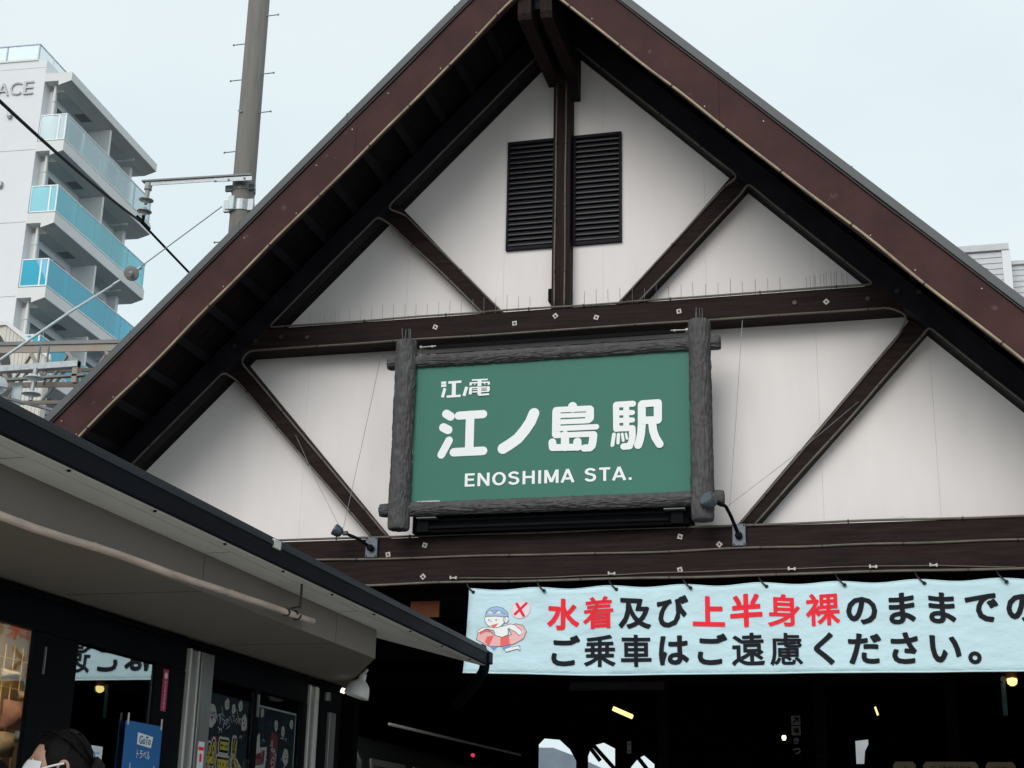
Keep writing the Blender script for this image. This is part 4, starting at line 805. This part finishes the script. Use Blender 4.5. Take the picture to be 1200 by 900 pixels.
# ================================================================== people
def person(label, x, y, ht, yaw, tilt, hairstyle, cloth):
    zf = .16; t = thing('person', label, 'person', (x, y, zf), rz=yaw)
    hh = ht/7.4; hc = ht-hh*.5       # faces local -x
    J = dict(pel=(0, 0, .52*ht), sp=(.01, 0, .62*ht), ch=(.02, 0, .74*ht), nk=(.01, 0, .825*ht))
    V = []; E = []; R_ = []
    def add(p, r, frm=None):
        V.append(p); R_.append(r)
        if frm is not None: E.append((frm, len(V)-1))
        return len(V)-1
    pel = add(J['pel'], .14); sp = add(J['sp'], .125, pel); ch = add(J['ch'], .145, sp); nk = add(J['nk'], .06, ch); add((.005, 0, .86*ht), .052, nk)
    for s in (-1, 1):
        hp_ = add((0, s*.09, .48*ht), .095, pel); kn = add((-.02, s*.10, .27*ht), .062, hp_); an = add((.01, s*.10, .05*ht), .042, kn); add((-.13, s*.11, .02*ht), .035, an)
        sh = add((.02, s*.17, .80*ht), .06, ch); el = add((.03, s*.24, .62*ht), .044, sh); wr = add((-.08, s*.22, .49*ht), .028, el); pm = add((-.12, s*.21, .455*ht), .030, wr)
        for k, (dx, ln) in enumerate(((-.02, .05), (-.007, .065), (.006, .062), (.019, .05))):
            f1 = add((-.13+dx*.6, s*(.205+.0), .435*ht-.0), .010, pm); f2 = add((-.135+dx, s*.20, .435*ht-ln*.6), .009, f1); add((-.13+dx, s*.19, .435*ht-ln), .008, f2)
        th = add((-.15, s*.18, .455*ht), .010, pm); add((-.165, s*.165, .44*ht), .009, th)
    me = bpy.data.meshes.new('body'); me.from_pydata(V, E, []); me.update()
    bo = link('body', me, cloth, t); sk = bo.modifiers.new('skin', 'SKIN'); sk.use_smooth_shade = True
    if not me.skin_vertices: 
        bm = bmesh.new(); bm.from_mesh(me); bm.verts.layers.skin.verify(); bm.to_mesh(me); bm.free()
    for i, sv in enumerate(me.skin_vertices[0].data): sv.radius = (R_[i], R_[i]*(1.0 if i > 3 else 1.15)); sv.use_root = (i == 0)
    ss = bo.modifiers.new('sub', 'SUBSURF'); ss.levels = 2; ss.render_levels = 2
    # head, facing local -x, tilted about local y
    T = Matrix.Translation((-.01, 0, hc)) @ Matrix.Rotation(tilt, 4, 'Y')
    a_, b_, c_ = .093, .073, .113
    def hs(th, ph, k=1.0):
        ux, uy, uz = math.cos(ph)*math.cos(th), math.cos(ph)*math.sin(th), math.sin(ph)   # th=0 -> back (+x), pi -> face
        p = Vector((ux*a_*k, uy*b_*k, uz*c_*k)); fr = max(0, -ux)
        if uz < 0: p.y *= 1-.28*(-uz)*fr; p.x *= 1-.10*(-uz)*(1-fr)
        return p
    mb = MB(); nu, nv = 48, 34
    for j in range(nv+1):
        ph = -math.pi/2+math.pi*j/nv
        for i in range(nu):
            th = 2*math.pi*i/nu; p = hs(th, ph); ty = p.y; 
            if p.x < 0:
                fz = p.z
                nose = math.exp(-(ty/.012)**2)*max(0, 1-abs(fz+.018)/.035)*.022; chin = math.exp(-(ty/.03)**2)*math.exp(-((fz+.098)/.018)**2)*.014
                lips = math.exp(-(ty/.022)**2)*math.exp(-((fz+.060)/.010)**2)*.006; eye = -(math.exp(-((abs(ty)-.031)/.013)**2)*math.exp(-((fz-.004)/.012)**2))*.009
                brow = math.exp(-((abs(ty)-.03)/.02)**2)*math.exp(-((fz-.024)/.008)**2)*.004
                p.x -= nose+chin+lips+eye+brow
            mb.v.append(tuple(T @ p))
    for j in range(nv):
        for i in range(nu):
            a, b = j*nu+i, j*nu+(i+1) % nu; mb.f.append((a, b, b+nu, a+nu))
    hd = mk('head', mb, 'skin', t, smooth=True, local=True)
    for s in (-1, 1):
        e = MB(); P = []
        for k in range(15):
            a = -math.pi*.55+math.pi*1.6*k/14; P.append(T @ Vector((.012+.017*math.cos(a), s*(.079+.004*math.sin(a)), -.010+.029*math.sin(a))))
        e.tube(P, .0055, 6); e.lathe([(0, .021), (.007, .017)], T @ Vector((.008, s*.070, -.010)), (0, s, 0), 10)
        mk('ear', e, 'skin', hd, smooth=True, local=True)
        mk('eye', MB().lathe([(0, .002), (.003, .007), (.005, .005), (.006, .002)], T @ Vector((-.083, s*.031, .004)), (-1, 0, 0), 10), 'paper', hd, smooth=True, local=True)
        mk('pupil', MB().lathe([(0, .0045), (.0015, .004)], T @ Vector((-.0888, s*.031, .004)), (-1, 0, 0), 8), 'ink', hd, local=True)
    # hair shell
    hb = MB(); nu, nv = 72, 40; idx = {}
    for j in range(nv+1):
        ph = -.55*math.pi/2+(1.55*math.pi/2)*j/nv
        for i in range(nu):
            th = 2*math.pi*i/nu; fr = -math.cos(th)
            lim = -.60 if fr < .05 else (-.60+1.15*min(1, (fr-.05)/.75))   # hairline rises to the forehead
            phh = max(ph, lim); p = hs(th, phh, 1.05); st = math.cos(phh)*.006*noise.noise(Vector((th*9, phh*1.2, 2)))+math.cos(phh)*.003*noise.noise(Vector((th*22, phh*2, 5)))
            if ph < lim+.05: p = hs(th, phh, 1.02)
            if fr < .2: p += p.normalized()*(.006+.008*max(0, -fr))
            p += p.normalized()*st; hb.v.append(tuple(T @ p))
    for j in range(nv):
        for i in range(nu):
            a, b = j*nu+i, j*nu+(i+1) % nu; hb.f.append((a, b, b+nu, a+nu))
    hr = mk('hair', hb, 'hair', hd, smooth=True, local=True)
    sm = MB(); rr = random.Random(5)
    for k in range(90):
        a0 = rr.uniform(.25, 1.0)*math.pi*rr.choice((-1, 1)); pts_ = []
        for j in range(7):
            t_ = j/6; th = a0*(1-t_*.85); ph = (.15+1.0*math.sin(math.pi*min(1, .25+t_*.55)))*(.55+.45*math.cos(a0*.3))*(1-.75*t_*t_)*rr.uniform(.97, 1.03)
            pts_.append(T @ (hs(th, min(1.45, ph), 1.08)+hs(th, ph).normalized()*(.010+.006*rr.random()*(1 if k % 6 else 2.2))))
        sm.tube(pts_, [.0022, .0026, .0026, .0024, .002, .0016, .0009], 4)
    so3 = mk('hair_strands', sm, 'hair', hr, smooth=True, local=True); so3['kind'] = 'stuff'
    if hairstyle == 'bun':
        bb = MB()
        for j in range(13):
            ph = -math.pi/2+math.pi*j/12
            for i in range(20):
                th = 2*math.pi*i/20; r = .052*(1+.12*noise.noise(Vector((th*3, ph*3, 1))))
                bb.v.append(tuple(T @ (Vector((.118, 0, -.02))+Vector((math.cos(ph)*math.cos(th)*r*.8, math.cos(ph)*math.sin(th)*r, math.sin(ph)*r*1.5)))))
        for j in range(12):
            for i in range(20):
                a, b = j*20+i, j*20+(i+1) % 20; bb.f.append((a, b, b+20, a+20))
        mk('hair_bun', bb, 'hair', hd, smooth=True, local=True)
        mk('hair_clip', MB().tube([T @ Vector((.128, -.045, -.035)), T @ Vector((.140, -.040, -.068))], .005, 6), 'shade', hd, local=True)
        # mask with ear loops
        mm = MB(); n = 14
        for a in range(n+1):
            for b in range(n+1):
                th = math.pi+(-.98+1.96*a/n); z = -.108+.112*b/n; k = 1.05
                yy = b_*k*math.sin(th)*.98; xx = a_*k*math.cos(th)-.014*math.exp(-(yy/.03)**2)*math.sin(math.pi*b/n)-.004
                sq = 1-.20*max(0, -(z+.05)/.06)
                mm.v.append(tuple(T @ Vector((xx*sq, yy*sq, z))))
        for a in range(n):
            for b in range(n):
                c = a*(n+1)+b; mm.f.append((c, c+n+1, c+n+2, c+1))
        mo = mk('face_mask', mm, 'mask', hd, smooth=True, local=True)
        for s in (-1, 1):
            mk('ear_loop', MB().tube([T @ Vector((-.055, s*.070, -.020)), T @ Vector((-.02, s*.083, -.002)), T @ Vector((.012, s*.086, .012))], .0035, 6), 'mask', mo, local=True)
            mk('ear_loop', MB().tube([T @ Vector((-.050, s*.064, -.085)), T @ Vector((-.01, s*.078, -.06)), T @ Vector((.014, s*.084, -.035))], .003, 6), 'mask', mo, local=True)
    return t
person('person in a white face mask with black hair tied back, facing left by the shop', -.048, -7.40, 1.716, rad(34), rad(10), 'bun', 'cloth_d')
person('black-haired person at the bottom left corner, mostly out of view', -.655, -6.9, 1.655, rad(25), rad(-5), 'short', 'cloth_g')

# ================================================================== utility pole
UP = thing('utility_pole', 'tall grey concrete utility pole with a steel arm behind the roof', 'utility pole', (-8.065, 10, .15))
px_, py_ = -8.065, 10
mk('pole', MB().tube([(px_, py_, .15), (px_, py_, 6), (px_, py_, 12), (px_, py_, 20)], [.225, .215, .203, .185], 28), 'concrete', UP, smooth=True)
am = mk('crossarm', MB().prism([(-9.90, 12.90), (-7.78, 12.82), (-7.78, 12.79), (-9.90, 12.87)], 'y', 9.66, 9.76), 'steel', UP)
mk('arm_web', MB().prism([(-9.82, 12.866), (-7.79, 12.789), (-7.79, 12.725), (-9.82, 12.79)], 'y', 9.69, 9.705), 'galv', am)
mk('arm_web', MB().prism([(-8.50, 12.79), (-7.76, 12.765), (-7.76, 12.68), (-8.50, 12.72)], 'y', 9.66, 9.675), 'galv', am, bevel=.004)
for x in (-8.45, -8.2, -7.9): mk('arm_bolt', MB().lathe([(0, .022), (.02, .018)], (x, 9.66, 12.73), (0, -1, 0), 6), 'steel', am)
def band(z, r, h, m_='galv'):
    b = mk('pole_band', MB().lathe([(0, r), (h, r)], (px_, py_, z), (0, 0, 1), 28), m_, UP, smooth=False)
    mk('band_lug', MB().box(px_-.28, px_-.15, py_-.16, py_-.10, z-.01, z+h+.01), m_, b, bevel=.005); mk('band_lug', MB().box(px_+.16, px_+.27, py_-.14, py_-.08, z-.01, z+h+.01), m_, b, bevel=.005); return b
band(12.62, .215, .09, 'steel'); band(12.22, .219, .20); b = band(11.53, .222, .09)
mk('band_hook', MB().box(px_-.15, px_-.04, py_-.27, py_-.21, 12.20, 12.46).box(px_-.20, px_-.12, py_-.28, py_-.23, 12.20, 12.30), 'porcw', UP, bevel=.012)
mk('band_hook', MB().box(px_-.12, px_-.02, py_-.28, py_-.22, 11.50, 11.68).box(px_+.02, px_+.08, py_-.27, py_-.22, 11.55, 11.68), 'galv', UP, bevel=.01)
for k, z in enumerate((16.15, 15.62, 14.95, 14.88, 14.17, 13.44, 11.70)):
    s = (1, -1, 1, -1, 1, -1, -1)[k]; r = .19; L2 = .22 if k < 6 else .26
    mk('step_bolt', MB().tube([(px_+s*r, py_-.03, z), (px_+s*(r+L2), py_-.03, z)], .011, 6).tube([(px_+s*(r+L2), py_-.03, z), (px_+s*(r+L2+.02), py_-.03, z)], .02, 6), 'steel', UP)
mk('step_bolt', MB().tube([(px_-.15, py_-.17, 14.18), (px_-.05, py_-.22, 14.12)], .014, 6), 'galv', UP)
def insul(parent, c, axis, mt='porc', r=.13, name='insulator'):
    return mk(name, MB().lathe([(0, .03), (.03, .05), (.06, .055), (.07, r), (.085, r), (.09, r*.75), (.095, r*.7), (.10, r*.4), (.16, .03)], c, axis, 26), mt, parent, smooth=False)
ax = Vector((-.06, 0, -1)).normalized()
c = Vector((-9.78, 9.72, 12.84)); mk('insulator_hanger', MB().tube([c, c+ax*.12], .075, 6).tube([c+ax*.12, c+ax*.30], .045, 8), 'porc', UP)
insul(UP, c+ax*.24, ax); insul(UP, c+ax*.46, ax); mk('wire_clamp', MB().tube([c+ax*.6, c+ax*.78], .03, 8).tube([c+ax*.74+Vector((-.08, -.1, .08)), c+ax*.78+Vector((.1, .1, -.08))], .035, 8), 'blk', UP)
# wires
def sag(a, b, s, n=24): a, b = Vector(a), Vector(b); return [a.lerp(b, k/n)-Vector((0, 0, 4*s*(k/n)*(1-k/n))) for k in range(n+1)]
W0 = (-9.84, 9.7, 12.09)
tag(mk('power_line', MB().tube(sag((-5.9, -2.0, 8.92), W0, .10)+sag(W0, (-10.3, 25, 11.7), .2)[1:], .022, 8), 'blk', smooth=True), 'thick black overhead line crossing in front of the balconies', 'wire')
GX = thing('guy_wire', 'grey guy wire with one disc insulator running down from the pole band', 'wire', (-9.2, 9.7, 11.5))
A_, B_, C_ = Vector((-8.30, 9.7, 12.25)), Vector((-9.60, 9.2, 10.92)), Vector((-9.78, 9.1, 10.74))
mk('wire', MB().tube([A_, B_], .010, 6), 'steel', GX); d = (C_-B_).normalized()
mk('disc_insulator', MB().lathe([(-.02, .03), (.03, .045), (.06, .05), (.07, .125), (.10, .135), (.11, .10), (.115, .05), (.18, .035)], B_, d*.45+Vector((.42, -.72, -.32)), 28), 'porc', GX)
mk('socket', MB().tube([B_-d*.16, B_], .03, 8), 'galv', GX); mk('socket', MB().tube([C_, C_+d*.14], .028, 8), 'galv', GX)
mk('insulated_rod', MB().tube([C_+d*.12, C_+d*1.0, Vector((-11.6, 6.9, 7.85))], [.018, .024, .026], 8), 'porcw', GX, smooth=True)
mk('anchor_rod', MB().tube([(-11.6, 6.9, 7.85), (-13.0, 5.2, 5.8), (-15, 3, .2)], .012, 6), 'steel', GX)
# overhead line gantry of lattice steel
GT = thing('lattice_gantry', 'weathered steel lattice gantry carrying insulators, left of the gable', 'gantry', (-13, 11, .15))
sl_ = -.047
def gz(x, z): return z+sl_*(x+13.268)
def chord(x0, x1, z0, z1, y0, y1, m_='rusty'): mk('chord', MB().prism([(x0, gz(x0, z0)), (x1, gz(x1, z0)), (x1, gz(x1, z1)), (x0, gz(x0, z1))], 'y', y0, y1), m_, GT)
chord(-17, -8.9, 10.42, 10.49, 10.9, 11.2, 'steel'); chord(-17, -8.9, 10.28, 10.418, 10.93, 10.96); chord(-17, -8.9, 9.60, 9.70, 10.93, 10.96); chord(-17, -8.9, 10.13, 10.20, 11.65, 11.70); chord(-17, -8.9, 9.50, 9.57, 11.65, 11.7)
for k in range(11):
    x = -16.5+.78*k
    mk('lattice_bar', MB().prism([(x, gz(x, 10.28)), (x+.08, gz(x, 10.28)), (x+.47, gz(x, 9.70)), (x+.39, gz(x, 9.70))], 'y', 10.935, 10.955), 'rusty', GT)
    mk('lattice_bar', MB().prism([(x, gz(x, 10.28)), (x+.03, gz(x, 10.28)), (x-.33, gz(x, 9.70)), (x-.36, gz(x, 9.70))], 'y', 11.0, 11.06), 'rusty', GT)
    mk('lattice_bar', MB().prism([(x+.3, gz(x, 10.13)), (x+.36, gz(x, 10.13)), (x-.05, gz(x, 9.55)), (x-.11, gz(x, 9.55))], 'y', 11.66, 11.69), 'steel', GT)
mk('bracket_beam', MB().box(-13.0, -11.35, 10.6, 10.75, 9.79, 9.91), 'galv', GT, bevel=.006); mk('bracket_beam', MB().box(-12.9, -11.2, 10.62, 10.72, 9.62, 9.66), 'steel', GT)
for x in (-12.2, -12.02): mk('hanger_rod', MB().tube([(x, 10.68, 9.5), (x, 10.68, 10.25)], .022, 6), 'steel', GT)
mk('hanger_post', MB().box(-11.45, -11.35, 10.62, 10.72, 9.5, 9.92), 'rusty', GT); mk('stay_bar', MB().tube([(-12.95, 10.7, 9.35), (-11.6, 10.6, 8.95)], .03, 6), 'steel', GT)
mk('end_plate', MB().box(-12.75, -12.55, 10.8, 10.82, 8.7, 9.6), 'porcw', GT)
c = Vector((-12.12, 10.5, 9.66)); insul(GT, c, (0, 0, -1), 'porcw', .17); insul(GT, c+Vector((-.02, 0, -.30)), (0, 0, -1), 'porcw', .17); mk('insulator_cap', MB().tube([c+Vector((0, 0, .12)), c+Vector((-.02, 0, -.5))], .04, 8), 'galv', GT)
insul(GT, Vector((-12.85, 10.5, 9.50)), (-.55, .8, .15), 'porcw', .17); mk('insulator_cap', MB().tube([(-13.2, 10.6, 9.58), (-12.55, 10.4, 9.40)], .035, 8), 'galv', GT)
mk('gantry_leg', MB().box(-17.2, -16.9, 10.9, 11.2, .15, 10.6).box(-9.0, -8.7, 11.2, 11.5, .15, 10.2), 'steel', GT)

# ================================================================== hotel with balconies
HT = thing('hotel', 'tall white building with stacked balconies and aqua glass railings, left', 'hotel', (-26.47, 32.3, 0), rz=rad(4))
def hm(name, mb, mt, parent=None, **k): return mk(name, mb, mt, parent or HT, local=True, **k)
hm('wall', MB().box(-14, -1.10, 0, 7.2, .1, 30.27), 'hotelw')
hm('parapet_cap', MB().box(-14.05, -1.46, -.04, 7.2, 30.272, 30.33), 'hotels')
for z in (23.86, 20.92, 26.82, 17.98, 15.0, 12.1): hm('wall_joint', MB().box(-13.9, -1.13, -.004, -.0005, z-.35, z-.325), 'hjoint')
hm('wall_joint', MB().box(-13.9, -1.13, -.004, -.0005, 29.95, 29.965), 'hjoint')
# roof railing
rr = hm('roof_railing', MB().box(-13.9, -1.46, -.03, .02, 30.96, 31.0).box(-1.50, -1.46, .02, 7.0, 30.96, 31.0), 'railtop')
for k in range(10):
    x = -1.49-1.33*k; hm('rail_post', MB().box(x-.025, x+.025, -.02, .03, 30.33, 30.96), 'railtop', rr); hm('glass_panel', MB().box(x-1.29, x-.03, -.006, .006, 30.38, 30.95), 'glass_clear', rr)
for k in range(6):
    y = .03+1.1*k; hm('rail_post', MB().box(-1.505, -1.455, y+1.06, y+1.1, 30.33, 30.96), 'rail', rr); hm('glass_panel', MB().box(-1.486, -1.474, y, y+1.05, 30.38, 30.95), 'glass_clear', rr)
# lettering on the gable wall
for s_, cx, w_ in (('E', -1.71, .40), ('C', -2.24, .46), ('A', -2.76, .50)):
    text(s_, cx, 29.11, w=w_, h=.55, org=(0, -.035, 0), U=(1, 0, 0), mt='letter', parent=HT, name='wall_letter', bold=0)
def fixletters():
    for o in list(bpy.data.objects):
        if o.name.startswith('wall_letter'):
            # film vertices were made relative to the world position of the parent: put them back in its local frame
            q_ = wpos(HT)
            for v in o.data.vertices: v.co = v.co+q_
            so2 = o.modifiers.new('thick', 'SOLIDIFY'); so2.thickness = .03; so2.offset = 1
fixletters()
for z in (27.9, 25.0, 22.1): hm('vent_cap', MB().box(-2.42, -2.24, -.14, -.001, z, z+.2).box(-2.40, -2.26, -.12, -.02, z-.06, z-.002), 'galv', bevel=.02)
def slab(par, zt, roof=False):
    # tapered cantilever slab with a notch by the wall
    zo = zt-.42 if not roof else 29.32; zi = zo-.17
    b = hm('balcony_slab', MB().prism([(-1.10, zt), (0, zt), (0, zo), (-.52, zi), (-.52, zo+.01), (-.545, zo+.02), (-1.10, zo+.02)], 'y', -.0, .55).prism([(-1.098, zt-.001), (0, zt-.001), (0, zo), (-.52, zi), (-1.098, zi)], 'y', .551, 7.98), 'hotels', par)
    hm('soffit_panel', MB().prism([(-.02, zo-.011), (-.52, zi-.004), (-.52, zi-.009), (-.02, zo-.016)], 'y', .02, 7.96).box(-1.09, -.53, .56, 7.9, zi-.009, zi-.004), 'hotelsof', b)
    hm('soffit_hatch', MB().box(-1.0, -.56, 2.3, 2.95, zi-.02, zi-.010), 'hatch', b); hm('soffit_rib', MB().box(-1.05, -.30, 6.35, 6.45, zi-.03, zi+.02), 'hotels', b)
    return b
slab(HT, 29.67, True)
for k in range(8):
    zt = 26.80-2.945*k; b = slab(HT, zt); g_ = ('glass_top', 'glass_mid', 'glass_low')[min(k, 2)]
    R0 = hm('railing', MB().box(-1.07, .0, .0, .05, zt+1.07, zt+1.12).box(-.05, 0, .05, 7.9, zt+1.07, zt+1.12).box(-1.07, 0, .0, .05, zt+.03, zt+.08).box(-.05, 0, .05, 7.9, zt+.03, zt+.08).box(-1.07, -1.03, 0, .04, zt+.08, zt+1.07), 'rail', HT, bevel=.008)
    hm('rail_post', MB().box(-.05, -.005, .005, .05, zt+.08, zt+1.07).box(-.33, -.27, .005, .045, zt+.08, zt+1.07), 'rail', R0)
    hm('glass_panel', MB().box(-1.03, -.33, .018, .026, zt+.085, zt+1.065), g_, R0); hm('glass_panel', MB().box(-.27, -.05, .018, .026, zt+.085, zt+1.065), g_, R0)
    for j in range(5):
        y = .06+1.56*j; hm('glass_panel', MB().box(-.022, -.014, y, y+1.54, zt+.085, zt+1.065), g_, R0)
        hm('rail_post', MB().box(-.085, -.040, y+1.50, y+1.56, zt+.08, zt+1.07), 'rail', R0)
    hm('party_wall', MB().box(-1.09, -.12, 3.72, 3.86, zt, zt+2.34), 'hotels')
    hm('end_wall', MB().box(-1.09, -.72, 6.95, 7.2, zt, zt+2.34), 'hotels'); hm('corner_column', MB().box(-1.10, -.86, .45, .62, zt, zt+2.34), 'hotels')
    pz_ = hm('drain_pipe', MB().tube([(-.78, .30, zt), (-.78, .30, zt+2.5)], .055, 10), 'hotels'); hm('pipe_clamp', MB().tube([(-1.0, .3, zt+1.8), (-.75, .3, zt+1.8)], .012, 6).lathe([(0, .065), (.03, .065)], (-.78, .3, zt+1.78), (0, 0, 1), 10), 'galv', pz_)
    for (y0, y1) in ((1.0, 3.2), (4.3, 6.5)):
        wf = hm('sliding_window', MB().box(-1.099, -1.06, y0, y1, zt+.05, zt+2.0), 'hglassdark'); hm('window_mullion', MB().box(-1.06, -1.04, (y0+y1)/2-.03, (y0+y1)/2+.03, zt+.05, zt+2.0).box(-1.06, -1.04, y0-.02, y0+.05, zt+.05, zt+2.0).box(-1.06, -1.04, y1-.05, y1+.02, zt+.05, zt+2.0), 'rail', wf)

# ================================================================== houses
HL = thing('house', 'cream sided house edge with a dark opening behind the lattice gantry', 'house', (-27, 28, .15))
mk('wall', MB().prism([(-30, .15), (-23.3, .15), (-23.3, 16.62), (-24.85, 17.78), (-30, 17.95)], 'y', 28.0, 28.3), 'cream', HL)
for k in range(12):
    x = -25.0+.14*k; zt = 17.78-(x+24.85)*.731 if x > -24.85 else 17.8
    mk('siding_board', MB().box(x, x+.125, 27.975, 27.999, 13.0, zt), 'cream', HL)
mk('fascia_trim', MB().prism([(-30, 18.03), (-24.85, 17.87), (-23.1, 16.59), (-23.1, 16.42), (-24.87, 17.74), (-30, 17.90)], 'y', 27.9, 27.97), 'hotels', HL)
mk('dark_opening', MB().prism([(-29.8, 17.5), (-25.08, 17.42), (-24.72, 16.95), (-24.35, 15.6), (-24.35, 12), (-29.8, 12)], 'y', 27.93, 27.97), 'darkwin', HL)
HR = thing('house', 'grey-white house with horizontal siding beyond the right roof slope', 'house', (6, 25, .15))
mk('wall', MB().box(1.5, 5.93, 25, 28, .15, 16.55).box(5.931, 12, 25.6, 28, .15, 16.2), 'siding', HR)
mk('cornice', MB().box(1.4, 6.02, 24.90, 25.02, 16.53, 16.70), 'siding', HR); mk('cornice', MB().box(6.08, 12, 25.50, 25.62, 16.34, 16.44), 'siding', HR)
mk('corner_board', MB().box(5.84, 6.05, 24.93, 25.6, 12, 16.525), 'hotelw', HR)
for k in range(26):
    z = 16.37-.155*k
    mk('siding_board', MB().prism([(24.965, z-.015), (24.985, z+.137), (24.999, z+.137), (24.999, z-.015)], 'x', 3.0, 5.838), 'siding', HR)
    mk('siding_board', MB().prism([(25.565, z-.165), (25.585, z-.013), (25.599, z-.013), (25.599, z-.165)], 'x', 6.06, 9), 'siding', HR)

# ------------------------------------------------------------------ groups of alike things
GR = dict(bird_spike_strip='bird spikes on the beam and log posts', spotlight='gooseneck spotlights on the beam', stay_wire='stay wires of the spotlights', packet='packets on the lit rack', tube_light='lit lamps in the dark hall',
          hanging_sign='small signs hanging in the hall', counter_sign='cream sign boards in the hall', menu_poster='navy posters behind the shop glass', sticker='stickers on the shopfront', person='people by the shop', house='houses behind the station', steel_strut='steel struts seen through the hall')
for o in list(bpy.data.objects):
    b_ = o.name.split('.')[0]
    if o.parent is None and b_ in GR: o['group'] = GR[b_]
